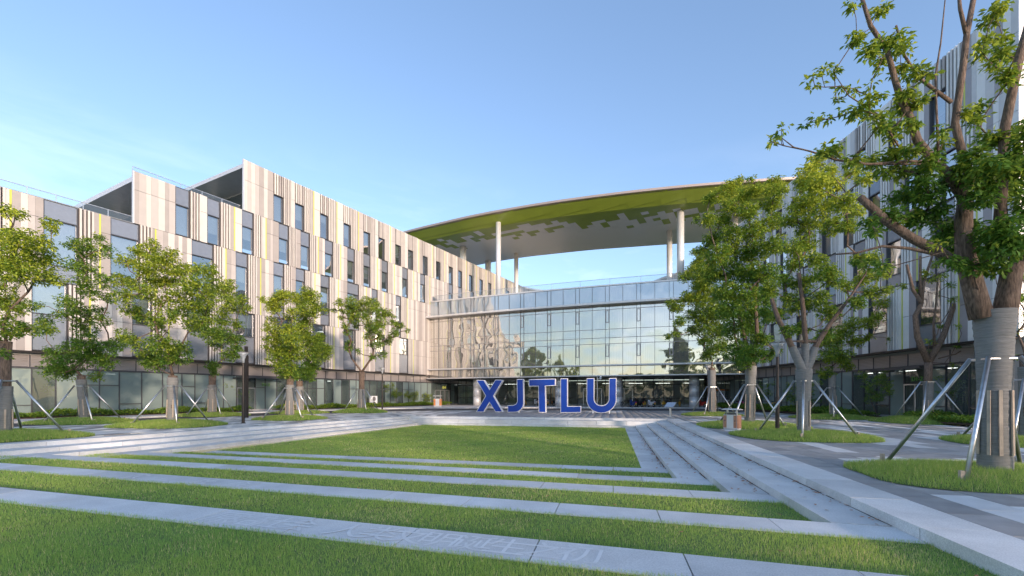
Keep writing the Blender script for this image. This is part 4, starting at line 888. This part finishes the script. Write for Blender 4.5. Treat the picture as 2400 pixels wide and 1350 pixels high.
make_tree('slim tree nearest the bicycles on the right', 1669, 37, 972, (1668, 862), R1, .30, .20, 1350, .32, .8, 868, 907, seed=18, lab='the slim tree nearest the bicycles', mound=(2.3, 2.0, .22))
make_tree('tall dense tree behind the litter bin', 1757, 23.6, 997, (1760, 850), R2, .26, .18, 1600, .30, .9, 858, 902, seed=19, flare=.2, bare=[([(1760, 850), (1748, 800), (1730, 730), (1715, 660)], .15, .07), ([(1760, 850), (1775, 790), (1770, 700), (1780, 620)], .15, .07)], lab='the tall dense tree behind the bin', mound=(2.6, 2.1, .24))
make_tree('tall tree with wrapped three-way fork right of the right lamp post', 1884, 17.7, 1022, (1884, 868), R3, .25, .16, 1900, .42, .8, 866, 893, seed=20, flare=.45, bare=[([(1882, 870), (1850, 800), (1825, 750), (1808, 700)], .17, .09), ([(1886, 868), (1888, 800), (1882, 720), (1872, 640)], .15, .08), ([(1888, 868), (1915, 805), (1945, 760), (1990, 700)], .17, .07)], limb_wrap=[([(1882, 872), (1866, 835), (1856, 812)], .20, .165), ([(1885, 872), (1887, 840), (1888, 806)], .18, .155), ([(1887, 872), (1902, 838), (1910, 815)], .20, .165)], lab='the three-forked tree', mound=(2.5, 2.0, .22),
          extra=[[AT(1850, 800, 17.6), AT(1818, 740, 17.4)], [AT(1888, 800, 17.9), AT(1882, 700, 18.0), AT(1872, 600, 18.0)], [AT(1918, 800, 17.6), AT(1945, 760, 17.5), AT(1990, 700, 17.3), AT(2030, 640, 17.2)]] and [[(1850, 800), (1818, 740)], [(1888, 800), (1882, 700), (1872, 600)], [(1918, 800), (1945, 760), (1990, 700), (2030, 640)]])
make_tree('small yellow-green tree behind the three-forked tree', 1953, 32, 980, (1950, 885), R4, .25, .20, 1100, .45, .6, 880, 909, seed=21, lab='the small tree behind the three-forked one', mound=(2.6, 2.0, .24))
make_tree('pruned almost bare tree with forked limbs before the right wing', 2175, 27, 988, (2176, 850), R5, .30, .19, 900, .35, .5, 897, 895, seed=22, lab='the pruned bare tree', mound=(2.6, 2.2, .40), rtip=.012,
          bare=[([(2176, 850), (2150, 790), (2145, 740), (2160, 710), (2140, 680), (2125, 620)], .26, .10), ([(2158, 712), (2165, 660), (2185, 600)], .17, .08), ([(2157, 710), (2157, 600)], .12, .08), ([(2176, 850), (2210, 790), (2235, 720), (2260, 640)], .28, .12), ([(2190, 810), (2188, 760), (2195, 700), (2198, 640)], .11, .05), ([(2200, 840), (2240, 830), (2270, 810)], .06, .03)])
big = [([(2300, 745), (2283, 680), (2262, 600), (2258, 520), (2262, 470)], .30, .19), ([(2352, 745), (2362, 690), (2370, 640), (2395, 600)], .30, .24), ([(2272, 640), (2200, 590), (2140, 560), (2080, 520), (2035, 480), (2015, 462)], .16, .10),
       ([(2290, 690), (2245, 620), (2190, 595), (2130, 582), (2068, 577), (2010, 592), (1960, 596)], .075, .022), ([(2262, 470), (2225, 410), (2190, 380), (2150, 330), (2134, 280), (2110, 230), (2098, 190), (2080, 120), (2040, 60), (2015, -20)], .15, .05),
       ([(2262, 470), (2275, 420), (2255, 360), (2238, 290), (2258, 150), (2266, 80), (2285, -20)], .13, .07), ([(2264, 80), (2250, 20), (2246, -30)], .06, .04), ([(2340, 560), (2350, 400), (2355, 300), (2390, 130), (2410, 60)], .15, .10), ([(2262, 470), (2250, 440), (2235, 445)], .07, .05),
       ([(2190, 380), (2130, 378), (2040, 385), (1960, 375), (1900, 355), (1860, 345), (1828, 320)], .05, .012), ([(2230, 240), (2190, 210), (2150, 180), (2120, 130), (2100, 60)], .06, .03), ([(2200, 370), (2195, 270), (2192, 180), (2205, 100), (2215, 0)], .04, .015), ([(2130, 380), (2060, 270), (1990, 225), (1960, 180)], .03, .01)]
make_tree('big near tree with thick forked trunk at the right edge', 2332, 9.0, 1125, (2330, 740), R6, .345, .145, 3000, .40, .40, 728, 842, seed=23, brace_a=30, flare=.36, lab='the big near tree at the right edge', mound=(2.45, 1.7, .18), bare=big, rtip=.007, nb=4,
          extra=[[(2300, 700), (2262, 560), (2262, 470), (2225, 410), (2150, 330), (2110, 230), (2080, 120)], [(2355, 700), (2370, 620), (2350, 400), (2385, 150)], [(2262, 460), (2240, 290), (2262, 100)], [(2190, 385), (2040, 385), (1900, 355)], [(2200, 590), (2080, 520)]])
make_tree('tree half hidden behind the big near tree', 2405, 15.5, 1040, (2404, 830), bl((2390, 640, 26), (2378, 690, 22), (2400, 700, 30), (2440, 640, 40), (2384, 780, 10), (2360, 788, 9), (2376, 834, 10), (2344, 838, 8), (2420, 740, 30), (2385, 600, 24)), .26, .15, 1000, .3, .5, 860, 890, seed=24, lab='the half hidden tree at the right edge', mound=(2.2, 1.8, .2))
# unseen trees: left few mirror in the glass, right row heightened to shade the lawn
random.seed(5)
back_trees = [(-56 + 7 * i, -40 - (i * 7 % 5) * 2) for i in range(8)] + [(2 + 4.2 * i, -36 - (i * 7 % 5) * 1.8) for i in range(19)]
for i, (x, z) in enumerate(back_trees):
    rng = np.random.default_rng(100 + i); p = c2w(x, z); hh = random.uniform(13.5, 16.5) if x > 1 else random.uniform(8, 12); root = empty('tree', (p.x, p.y, 0), label='leafy tree behind the viewer, out of view, placed for reflection and lawn shade', cat='tree', group='out-of-view trees for reflection and shade')
    cs = []
    for _ in range(30): a = random.uniform(0, 6.3); rr = random.uniform(0, 2.9); cs.append((Vector((p.x + rr * math.cos(a), p.y + rr * math.sin(a), random.uniform(2.8, hh - .8))), random.uniform(.7, 1.35), 0))
    br = B().tube([(p.x, p.y, -.1), (p.x, p.y, 1.3), (p.x + .1, p.y, 2.6)], [.3, .24, .24], 8)
    for t in grow(Vector((p.x + .1, p.y, 2.5)), [c for c, _, _ in cs], .04, .16): br.tube([q for q, _ in t], [q for _, q in t], 5)
    br.build('trunk', 'bark', root); link('crown', leaf_mesh('crown', *leaf_cloud(cs, .36, 170, .35)), root)
# ================================================================ THINGS ON THE PLAZA
random.seed(31); rng = np.random.default_rng(31)
# ---- big letters (plane parallel to the back steps)
YL = 41.2
def LP(u, v):                                          # photo point on the letters' plane -> (X, Z)
    z = YL / (CT + ST * (u - CX) / F); x = (u - CX) * z / F; return (x * CT - z * ST, H + (HY - v) * z / F)
def circ(cx, cy, rx, ry, a0, a1, n=10): return [(cx + rx * math.cos(math.radians(a0 + (a1 - a0) * i / n)), cy + ry * math.sin(math.radians(a0 + (a1 - a0) * i / n))) for i in range(n + 1)]
LET = {
 'X': [(1118.5, 893.5), (1133.5, 893.5), (1147.5, 916.5), (1161.5, 893), (1177, 893), (1155.5, 929.5), (1176.5, 966), (1162, 966), (1147, 943), (1133, 966), (1118, 966), (1139.5, 929.5)],
 'J': [(1212.5, 891.8), (1225.5, 891.5)] + circ(1206, 946, 20.2, 21, 0, 90) + [(1191, 967.3), (1191, 953.5), (1201, 953)] + circ(1202, 941, 11.5, 11.5, 80, 0),
 'T': [(1240.8, 891.8), (1300.5, 890.3), (1300.5, 904), (1277, 905), (1278.3, 967), (1264, 967), (1263, 905.5), (1240.8, 905.5)],
 'L': [(1315, 890.3), (1329, 890), (1329, 955), (1360.5, 955), (1360.5, 967.5), (1315, 968)],
 'U': [(1376.5, 889.5), (1391.5, 889.2)] + circ(1409.8, 937, 18.5, 16.5, 180, 0, 16) + [(1429, 889.2), (1443.5, 889)] + circ(1409.8, 938, 33.6, 30.5, 0, 180, 22)}
def offs(pts, d):
    n = len(pts); out = []
    for i in range(n):
        p, q, r = Vector(pts[i - 1]), Vector(pts[i]), Vector(pts[(i + 1) % n]); a, b = (q - p).normalized(), (r - q).normalized()
        na, nb_ = Vector((a.y, -a.x)), Vector((b.y, -b.x)); m = (na + nb_); m = m / max(.25, m.length_squared / 2) if m.length > 1e-4 else na; out.append(tuple(q + m * d))
    return out
WORDS = {'X': 'leftmost', 'J': 'second', 'T': 'middle', 'L': 'fourth', 'U': 'rightmost'}
for ch, pts in LET.items():
    P = [LP(*p) for p in pts]; area = sum(P[i - 1][0] * P[i][1] - P[i][0] * P[i - 1][1] for i in range(len(P)))
    if area < 0: P = P[::-1]
    zmin = min(p[1] for p in P); lift = .14 - zmin; P = [(x, y + lift * .6) for x, y in P]
    O = offs(P, .055); D = .52; n = len(P); r = empty('letter_sign', (P[0][0], YL, 0), label=f'big blue capital {ch} with white edge, {WORDS[ch]} of the standing letters', cat='letter', group='standing blue letters')
    def ext(poly, y0, y1, name, m, par):
        k = len(poly); me = bpy.data.meshes.new(name); v = [(x, y0, z) for x, z in poly] + [(x, y1, z) for x, z in poly]
        me.from_pydata(v, [], [tuple(range(k)), tuple(range(2 * k - 1, k - 1, -1))] + [(i, k + i, k + (i + 1) % k, (i + 1) % k) for i in range(k)]); me.materials.append(M[m]); return link(name, me, par)
    ext(O, YL, YL + D, 'body', 'white', r); ext(P, YL - .03, YL - .002, 'face', 'blue', r)
    xs_ = {'J': [1215], 'U': [1389.5, 1428.5], 'X': [1126, 1169], 'T': [1271], 'L': [1320, 1350]}[ch]
    for u_ in xs_: x_ = LP(u_, 967)[0]; B().box(x_ - .05, x_ + .05, YL + .08, YL + .4, 0, .5 if ch in 'JU' else .12).build('foot', 'white', r)
# ---- street lamps
def lamp(u, z, top_v, label):
    p = PX(u, z); ht = H + (HY - top_v) * z / F; r = empty('street_lamp', (p.x, p.y, 0), label=label, cat='street lamp', group='dark street lamps'); c = (p.x, p.y, 0)
    B().lathe([(.14, 0), (.14, .03), (.085, .05), (.085, 1.55), (.075, 1.60)], c, 14).build('base', 'metal_dark', r, smooth=False); B().lathe([(.055, 1.6), (.055, ht - .62)], c, 12).build('post', 'metal_dark', r)
    B().lathe([(.07, ht - .62), (.085, ht - .40), (.16, ht - .2), (.30, ht - .02), (.29, ht - .02), (.15, ht - .2), (.075, ht - .4)], c, 18).build('lamp_shade', 'lamp_glass', r, smooth=True)
    B().lathe([(.31, ht - .02), (.33, ht + .01), (.1, ht + .04)], c, 18).build('cap', 'louver', r); B().lathe([(.05, ht - .6), (.06, ht - .35)], c, 10).build('bulb', 'white', r)
lamp(570, 26.5, 826, 'dark street lamp before the left wing entrance, nearest on the left'); lamp(896, 47, 862, 'slim street lamp right of the orange-barked tree'); lamp(1822, 19.6, 803, 'dark street lamp left of the three-forked tree'); lamp(1659, 38, 857, 'street lamp beside the slim tree nearest the bicycles')
def mast(u, z, top_v, w, label, m='metal_dark', cams=True):
    p = PX(u, z); ht = H + (HY - top_v) * z / F; r = empty('light_mast', (p.x, p.y, 0), label=label, cat='mast', group='square masts'); h_ = w / 2
    B().box(p.x - h_, p.x + h_, p.y - h_ * .7, p.y + h_ * .7, 0, ht - .7).build('post', m, r); B().box(p.x - h_ * .8, p.x + h_ * .8, p.y - h_ * .5, p.y + h_ * .5, ht - .7, ht).build('head', 'brass' if cams else m, r)
    if cams:
        B().box(p.x - h_ - .35, p.x + h_, p.y - h_ * .8, p.y - h_ * .72, ht - .75, ht - .68).build('bracket', 'metal_dark', r); q = (p.x - .35, p.y - .2, ht - .1)
        B().lathe([(.05, -.12), (.13, -.06), (.13, .06), (.06, .12)], q, 12).build('floodlight', 'black', r); B().box(p.x - .4, p.x - h_, p.y - .23, p.y - .17, ht - .24, ht - .2).build('arm', 'metal_dark', r)
mast(2262, 29, 736, .36, 'tall square brown mast with brass head before the right wing'); mast(577, 33, 812, .26, 'tall brown square post behind the near left street lamp', cams=False); mast(1768, 44, 800, .3, 'dark camera post beside the tall dense tree', cams=False)
p = PX(1768, 43.6); 
def cam_unit(p, z, label):
    r = empty('security_camera', (p.x, p.y, z), label=label, cat='camera'); B().lathe([(.04, 0), (.13, .05), (.13, .16), (.05, .24)], (p.x, p.y, z), 12).build('dome', 'white', r, smooth=True); B().box(p.x - .02, p.x + .25, p.y - .02, p.y + .02, z + .24, z + .28).build('bracket', 'alu', r)
cam_unit(p + Vector((-.28, -.2, 0)), 2.6, 'white dome camera on the dark post behind the tall dense tree')
p = PX(1400, 58.5); r = empty('camera_pole', (p.x, p.y, .1), label='slim grey pole with white camera behind the blue U', cat='pole')
B().tube([(p.x, p.y, .1), (p.x, p.y, 4.1)], .06, 10).build('post', 'alu', r); B().box(p.x, p.x + .45, p.y - .03, p.y + .03, 3.75, 3.82).build('arm', 'alu', r); B().lathe([(.05, 3.6), (.14, 3.85), (.12, 4.1), (.03, 4.15)], (p.x + .42, p.y, 0), 12).build('camera_head', 'white', r, smooth=True)
# ---- low leafy planting along the wings
def hedge(label, pts, width, h_, L=.16, dens=300, yb=0.):
    P, D, T = [], [], []; r = None
    c0 = pts[0]; r = empty('hedge', (c0.x, c0.y, .1), label=label, cat='hedge', group='low leafy planting along the buildings')
    so_ = B()
    for a, b in zip(pts[:-1], pts[1:]):
        t = (b - a).normalized(); o = Vector((-t.y, t.x, 0)); ln = (b - a).length; n = int(ln * width * dens); s, q = rng.random(n), rng.random(n)
        hh = h_ * (.75 + .35 * np.sin(s * ln * 1.7) * np.sin(s * ln * .63 + 1)) * (1 - .5 * np.abs(q - .5) ** 2 * 2)
        P.append(np.stack([a.x + t.x * ln * s + o.x * width * q, a.y + t.y * ln * s + o.y * width * q, .1 + hh * rng.random(n) ** .4], 1)); so_.prism([a, b, b + o * width, a + o * width], .09, .16)
    so_.build('soil', 'soil', r); P = np.concatenate(P); n = len(P); az, el = rng.uniform(0, 6.28, n), rng.normal(.25, .5, n); D = np.stack([np.cos(az) * np.cos(el), np.sin(az) * np.cos(el), np.sin(el)], 1); w = rng.uniform(.6, 1.25, n); y = np.clip(rng.normal(.28 + yb, .2, n), 0, 1)
    Ls = L * rng.uniform(.6, 1.2, n); link('foliage', leaf_mesh('foliage', P, D, Ls, Ls * .5, np.stack([(.5 + 1.3 * y) * w, (.75 + .7 * y) * w, (.7 + .4 * y) * w], 1)), r)
def on_wing(W_, x, y): q = W_.world(x, y); return Vector((q.x, q.y, 0))
hedge('low hedge at the foot of the left wing, left of its glass door', [on_wing(LW, s_, -2.6) for s_ in (31, 38, 44, 50.5)], 2.6, .55)
hedge('low hedge at the foot of the left wing, between glass door and bin', [on_wing(LW, s_, -2.4) for s_ in (54, 60, 68, 76, 82.5)], 2.3, .55, yb=.1)
hedge('low hedge at the foot of the right wing', [on_wing(RW_, s_, -2.6) for s_ in (LEN - 34, LEN - 24, LEN - 14, LEN - 9)], 2.4, .6, yb=-.1); hedge('low hedge at the near end of the right wing', [on_wing(RW_, s_, -2.6) for s_ in (LEN - 4.5, LEN + 1)], 2.4, .6, yb=-.1)
def shrub(u, z, v_top, wpx, label, yb=0., k=900, stems=5, seed=0):
    random.seed(seed); global rng; rng = np.random.default_rng(seed); p = PX(u, z); ht = H + (HY - v_top) * z / F; w = wpx * z / F / 2; r = empty('shrub', (p.x, p.y, .1), label=label, cat='shrub', group='young shrubs before the glazing'); cs = []
    for _ in range(16):
        a = random.uniform(0, 6.3); q = random.random() ** .6; hz = random.uniform(.35, 1.0); cs.append((Vector((p.x + w * q * math.cos(a) * (.55 + .5 * hz), p.y + w * q * math.sin(a) * (.55 + .5 * hz), .1 + ht * hz * .93)), random.uniform(.2, .38) * max(.7, w), yb))
    br = B()
    for t in grow(Vector((p.x, p.y, .12)), [c for c, _, _ in cs], .009, .04): br.tube([q for q, _ in t], [q for _, q in t], 5)
    br.build('stems', 'bark', r); link('crown', leaf_mesh('crown', *leaf_cloud(cs, .13, k, .3, 0., 1.)), r)
for i, a in enumerate([(28, 33, 862, 60, 'shrub behind the trunk of the leftmost tree'), (152, 36, 880, 90, 'pale multi-stemmed shrub left of the dark bushy tree trunk'), (275, 38, 876, 90, 'multi-stemmed shrub right of the dark bushy tree trunk'), (385, 41, 880, 50, 'shrub hidden behind the broad tree trunk'), (455, 43, 885, 70, 'dense shrub between the broad and the dark-limbed tree'), (545, 45, 890, 70, 'shrub left of the glass door sign'), (655, 50, 893, 36, 'shrub behind the upright leafy tree'),
                        (924, 62, 899, 44, 'tall yellow-green shrub right of the second street lamp'), (965, 66, 917, 36, 'low open shrub in the middle of three'), (1001, 69, 921, 30, 'round shrub left of the wooden bin')]): shrub(*a, yb=.12 if i > 6 else 0, seed=200 + i)
for i, a in enumerate([(1790, 46, 888, 44, 'shrub left of the right street lamp, before the right wing'), (1852, 41, 898, 44, 'shrub right of the right street lamp, before the right wing'), (1905, 37, 884, 36, 'shrub behind the three-forked tree'), (2060, 31, 862, 80, 'broad shrub between the small tree and the pruned tree'), (2225, 28, 880, 50, 'shrub right of the pruned tree trunk'), (2392, 25, 790, 60, 'tall shrub behind the big near tree')]): shrub(*a, yb=-.15, seed=220 + i)
# ---- litter bins
def bin_(p, rz, s, label, panel):
    r = empty('litter_bin', p, rz, label=label, cat='litter bin')
    B().box(-.48 * s, .48 * s, -.20 * s, .20 * s, 0, .10 * s).build('plinth', 'stone_pale', r, world=False); B().box(-.46 * s, .46 * s, -.24 * s, .24 * s, .10 * s, .98 * s).build('body', 'alu_pale', r, world=False)
    for x0, x1 in ((-.44, -.24), (.24, .44)):
        d_ = B().box(x0 * s, x1 * s, -.262 * s, -.242 * s, .14 * s, .94 * s).build('door', panel, r, world=False); B().box((x0 + .07) * s, (x1 - .07) * s, -.27 * s, -.263 * s, .55 * s, .63 * s).build('handle', 'frame', d_, world=False)
    for x0 in (-.485, .465): B().box(x0 * s, (x0 + .02) * s, -.24 * s, .24 * s, .12 * s, .96 * s).build('side_board', panel, r, world=False)
    for x0 in (-.34, .28): B().box(x0 * s, (x0 + .06) * s, -.05 * s, .05 * s, .98 * s, 1.30 * s).build('canopy_post', 'alu', r, world=False)
    B().box(-.30 * s, .30 * s, -.14 * s, .14 * s, .985 * s, 1.10 * s).build('ash_tray', 'frame', r, world=False)
    q = B(); q.v = [(-.55 * s, -.3 * s, 1.33 * s), (.55 * s, -.3 * s, 1.33 * s), (.55 * s, .3 * s, 1.33 * s), (-.55 * s, .3 * s, 1.33 * s), (-.42 * s, -.2 * s, 1.38 * s), (.42 * s, -.2 * s, 1.38 * s), (.42 * s, .2 * s, 1.38 * s), (-.42 * s, .2 * s, 1.38 * s), (-.55 * s, -.3 * s, 1.30 * s), (.55 * s, -.3 * s, 1.30 * s), (.55 * s, .3 * s, 1.30 * s), (-.55 * s, .3 * s, 1.30 * s)]
    q.f = [(4, 5, 6, 7), (0, 1, 5, 4), (1, 2, 6, 5), (2, 3, 7, 6), (3, 0, 4, 7), (8, 9, 1, 0), (9, 10, 2, 1), (10, 11, 3, 2), (11, 8, 0, 3), (11, 10, 9, 8)]; q.build('canopy', 'alu_pale', r, world=False)
p = PX(1716, 21.6); bin_((p.x, p.y, .0), TH - 1.0, .74, 'metal litter bin with reddish brown doors beside the right steps', 'bin_wood')
p = PX(1026, 61.5); bin_((p.x, p.y, .1), TH, 1.1, 'small orange wooden litter bin by the left glass doors', 'orange')
# ---- information stand
p = PX(1571, 34.0); r = empty('information_stand', (p.x, p.y, 0), TH - .75, label='slanted metal information stand at the far end of the right steps', cat='sign')
B().box(-.3, .3, -.2, .2, 0, .03).build('foot_plate', 'alu', r, world=False); B().box(-.06, .06, -.04, .04, .03, .92).build('post', 'alu', r, world=False)
q = B(); q.v = [(-.35, -.30, .78), (.35, -.30, .78), (.35, .30, 1.12), (-.35, .30, 1.12), (-.35, -.29, .74), (.35, -.29, .74), (.35, .31, 1.08), (-.35, .31, 1.08)]; q.f = [(0, 1, 2, 3), (7, 6, 5, 4), (0, 4, 5, 1), (1, 5, 6, 2), (2, 6, 7, 3), (3, 7, 4, 0)]; q.build('panel', 'steel', r, world=False)
# ---- air conditioner
q_ = LW.world(67.4, -.9); r = empty('air_conditioner', (q_.x, q_.y, .1), math.atan2(dL.y, dL.x), label='white two-fan outdoor air conditioner against the left wing', cat='air conditioner')
B().box(-.48, .48, -.2, .2, .08, 1.45).build('case', 'white', r, world=False); B().box(-.4, .4, -.18, .18, 0, .08).build('foot', 'frame', r, world=False)
for z_ in (.44, 1.08):
    f_ = B(); f_.ring((-.08, -.21, z_), 'y', .28, .02, 20, 4); f_.ring((-.08, -.21, z_), 'y', .16, .012, 16, 4)
    for k in range(4): a = k * math.pi / 4; f_.tube([(-.08 - .28 * math.cos(a), -.21, z_ - .28 * math.sin(a)), (-.08 + .28 * math.cos(a), -.21, z_ + .28 * math.sin(a))], .008, 4)
    g_ = f_.build('fan_grille', 'louver', r, world=False); d_ = B(); d_.tube([(-.08, -.203, z_), (-.08, -.201, z_)], .27, 20); d_.build('fan', 'frame', g_, world=False)
# ---- signs over the doors
def sign(W_, x, y, z, s, size, m, label):
    q = W_.world(x, y); o = text('door_sign', s, size, m, None, (q.x, q.y, z), (math.pi / 2, 0, math.atan2(W_.d.y, W_.d.x)), .02); tag(o, label, 'sign')
sign(LW, 53.6, .30, 2.62, 'D1-2', .42, 'sign_green', 'green door number over the left wing entrance'); sign(LW, 84.0, .28, 2.75, 'D-1', .6, 'sign_yellow', 'yellow door number over the doors left of the blue X'); sign(RW_, LEN - 6.6, .30, 2.62, 'D1-2', .42, 'sign_green', 'green door number over the right wing entrance')
def extra_doors(W_, a, n, w, y=.30):
    q = B(); q.box(a - .08, a, y - .06, y, .1, 2.5); q.box(a, a + n * w, y - .06, y, 2.42, 2.5)
    for i in range(1, n + 1): q.box(a + i * w - .07, a + i * w + .07, y - .06, y, .1, 2.42)
    q.build('glass_doors', 'alu', W_.root, world=False)
extra_doors(LW, 81.8, 3, 1.15)
def porch(W_, a, b):
    q = B().box(a, b, -1.3, .3, 3.38, 3.46).build('porch_roof', 'glass_rail', W_.root, world=False); f_ = B(); f_.box(a, b, -1.34, -1.3, 3.34, 3.5); f_.box(a, a + .05, -1.3, .3, 3.3, 3.37); f_.box(b - .05, b, -1.3, .3, 3.3, 3.37); f_.build('porch_frame', 'frame', q, world=False)
porch(LW, 50.2, 54.4); porch(RW_, LEN - 8.5, LEN - 4.5)
# ---- lockers
def lockers(u, z, rz, cols, rows, cw, chh, label, m, head):
    p = PX(u, z); r = empty('locker_rack', (p.x, p.y, .1), rz, label=label, cat='rack'); q = B(); wd, ht = cols * cw, rows * chh
    for i in range(cols + 1): q.box(i * cw - wd / 2 - .05, i * cw - wd / 2 + .05, -.25, .25, 0, ht + .05)
    for j in range(rows + 1): q.box(-wd / 2 + .05, wd / 2 - .05, -.245, .245, j * chh - .035, j * chh + .045)
    q.build('frame', m, r, world=False); B().box(-wd / 2 + .02, wd / 2 - .02, .20, .23, .02, ht).build('back_board', 'black', r, world=False)
    if head: B().box(-wd / 2, wd / 2, -.24, .24, ht + .052, ht + .26).build('header', 'orange', r, world=False)
lockers(1686, 60, TH + .1, 5, 7, .40, .30, 'white pigeonhole locker rack behind the slim tree', 'white', True); lockers(1795, 52, TH, 5, 6, .36, .28, 'grey lattice rack behind shrubs left of the right street lamp', 'louver', False)
# ---- bicycles and scooters before the entrance
def bicycle(m):
    r = empty('bicycle'); R = .33
    for x in (-.52, .52):
        w = B().ring((x, 0, R), 'y', R - .02, .022, 20, 5).build('wheel', 'rubber', r, world=False); s_ = B()
        for k in range(6): a = k * math.pi / 6; s_.tube([(x - .3 * math.cos(a), 0, R - .3 * math.sin(a)), (x + .3 * math.cos(a), 0, R + .3 * math.sin(a))], .006, 4)
        s_.ring((x, 0, R), 'y', .30, .014, 18, 4); s_.build('rim', m, w, world=False)
    f = B(); bb, st, hd = (-.08, 0, .32), (-.2, 0, .78), (.40, 0, .80)
    for a, b in ((bb, st), (bb, (.42, 0, .68)), (st, hd), ((-.52, 0, R), bb), ((-.52, 0, R), st), (hd, (.52, 0, R))): f.tube([a, b], .028, 6)
    f.build('frame', m, r, world=False); h_ = B(); h_.tube([hd, (.36, 0, 1.0)], .018, 6); h_.tube([(.36, -.28, 1.03), (.36, 0, 1.0), (.36, .28, 1.03)], .015, 6); h_.build('handlebar', 'black', r, world=False)
    B().box(-.34, -.10, -.07, .07, .88, .94).tube([st, (-.22, 0, .89)], .016, 6).build('saddle', 'black', r, world=False); B().ring((-.08, 0, .32), 'y', .09, .012, 12, 4).tube([(-.08, -.14, .32), (-.08, .14, .32)], .012, 5).build('crank', 'black', r, world=False)
    B().box(.36, .62, -.12, .12, .72, .90).build('basket', 'black', r, world=False); B().tube([(-.84, 0, .5), (-.68, 0, .66), (-.52, 0, .70), (-.36, 0, .66)], .03, 5).build('mudguard', m, r, world=False); return r
def scooter(m, box=True):
    r = empty('scooter'); R = .24
    for x in (-.55, .58): w = B().ring((x, 0, R), 'y', R - .06, .06, 18, 6).build('wheel', 'rubber', r, world=False); B().tube([(x, -.05, R), (x, .05, R)], .12, 12).build('rim', 'alu', w, world=False)
    q = B(); sh = [(-.80, .55), (-.72, .75), (-.1, .70), (-.02, .36), (.30, .34), (.42, .95), (.50, .95), (.56, .5), (.40, .24), (-.3, .24), (-.45, .42)]; n = len(sh)
    for y, s_ in ((-.15, .92), (.15, .92)): q.v += [(x, y, z) for x, z in sh]
    q.f = [tuple(range(n)), tuple(range(2 * n - 1, n - 1, -1))] + [(i, n + i, n + (i + 1) % n, (i + 1) % n) for i in range(n)]; q.build('body', m, r, world=False)
    B().box(-.72, -.08, -.16, .16, .72, .82).build('seat', 'black', r, world=False); h_ = B().tube([(.46, 0, .9), (.38, 0, 1.08)], .03, 6).tube([(.30, -.34, 1.10), (.40, 0, 1.08), (.30, .34, 1.10)], .02, 6); h_.build('handlebar', 'black', r, world=False)
    for y in (-.3, .3): B().tube([(.34, y, 1.1), (.36, y * 1.15, 1.28)], .01, 4).lathe([(.02, -.04), (.07, 0), (.02, .04)], (.36, y * 1.15, 1.30), 8).build('mirror', 'alu', r, world=False)
    B().tube([(.50, 0, .85), (.62, 0, .28)], .035, 6).build('fork', 'alu', r, world=False); B().box(.50, .56, -.07, .07, .78, .92).build('headlight', 'white', r, world=False); B().box(-.84, -.80, -.08, .08, .56, .68).build('tail_light', 'red', r, world=False)
    if box: B().box(-.92, -.58, -.18, .18, .84, 1.14).build('top_box', 'black', r, world=False)
    B().box(-.86, -.84, -.1, .1, .36, .50).build('number_plate', 'yellow', r, world=False); return r
protos = {}
def park(kind, m, u, z, rz, label, box=True, roll=0):
    key = (kind, m, box); fresh = key not in protos
    if fresh: protos[key] = bicycle(m) if kind == 'b' else scooter(m, box)
    o = protos[key] if fresh else copy_tree(protos[key]); p = PX(u, z); o.location = (p.x, p.y, .1); o.rotation_euler = (0, 0, rz)
    tag(o, label, 'bicycle' if kind == 'b' else 'scooter', 'bicycles parked at the entrance' if kind == 'b' else 'scooters parked at the entrance'); return o
a0 = TH + math.pi / 2
park('b', 'black', 1466, 58.6, TH + .5, 'black bicycle right of the blue U, leftmost of the row'); park('s', 'scooter_blue', 1483, 58.6, a0 + .25, 'blue scooter second from left in the row right of the U'); park('s', 'black', 1499, 58.6, a0 + .35, 'black scooter with yellow plate left of a yellow bicycle'); park('b', 'yellow', 1511, 58.6, a0 - .5, 'yellow bicycle between a black and a white scooter')
park('s', 'white', 1526, 58.6, a0 + .3, 'white scooter in the middle of the row', False); park('b', 'black', 1540, 58.6, a0 + .2, 'black bicycle right of the white scooter'); park('b', 'metal_dark', 1547, 58.6, a0 - .3, 'dark brown bicycle left of the second yellow bicycle'); park('b', 'yellow', 1556, 58.6, a0 - .6, 'yellow bicycle left of a black scooter behind the information stand')
park('s', 'metal_dark', 1567, 58.6, a0, 'dark scooter directly behind the information stand'); park('b', 'yellow', 1593, 58.6, a0 - .5, 'yellow bicycle left of the rightmost metal column'); park('s', 'red', 1645, 57.2, a0 + .2, 'dark red scooter right of the rightmost metal column'); park('s', 'alu_pale', 1709, 57, a0 - .1, 'pale scooter right of the white locker rack', False)
park('b', 'pink', 1737, 54, a0 + .4, 'pink bicycle behind the tall dense tree'); park('b', 'yellow', 1229, 67, a0 - .5, 'yellow bicycle behind the blue J'); park('s', 'white', 1257, 67, a0 + .3, 'white scooter left of the blue T', True); park('s', 'stone_pale', 1283, 66, a0, 'pale scooter right of the blue T stem', False); park('s', 'black', 1306, 65.5, TH + .4, 'black motor scooter left of the blue L', False)
o = park('b', 'yellow', 1815, 47.5, TH + .1, 'yellow bicycle standing sideways by the hedge of the right wing')
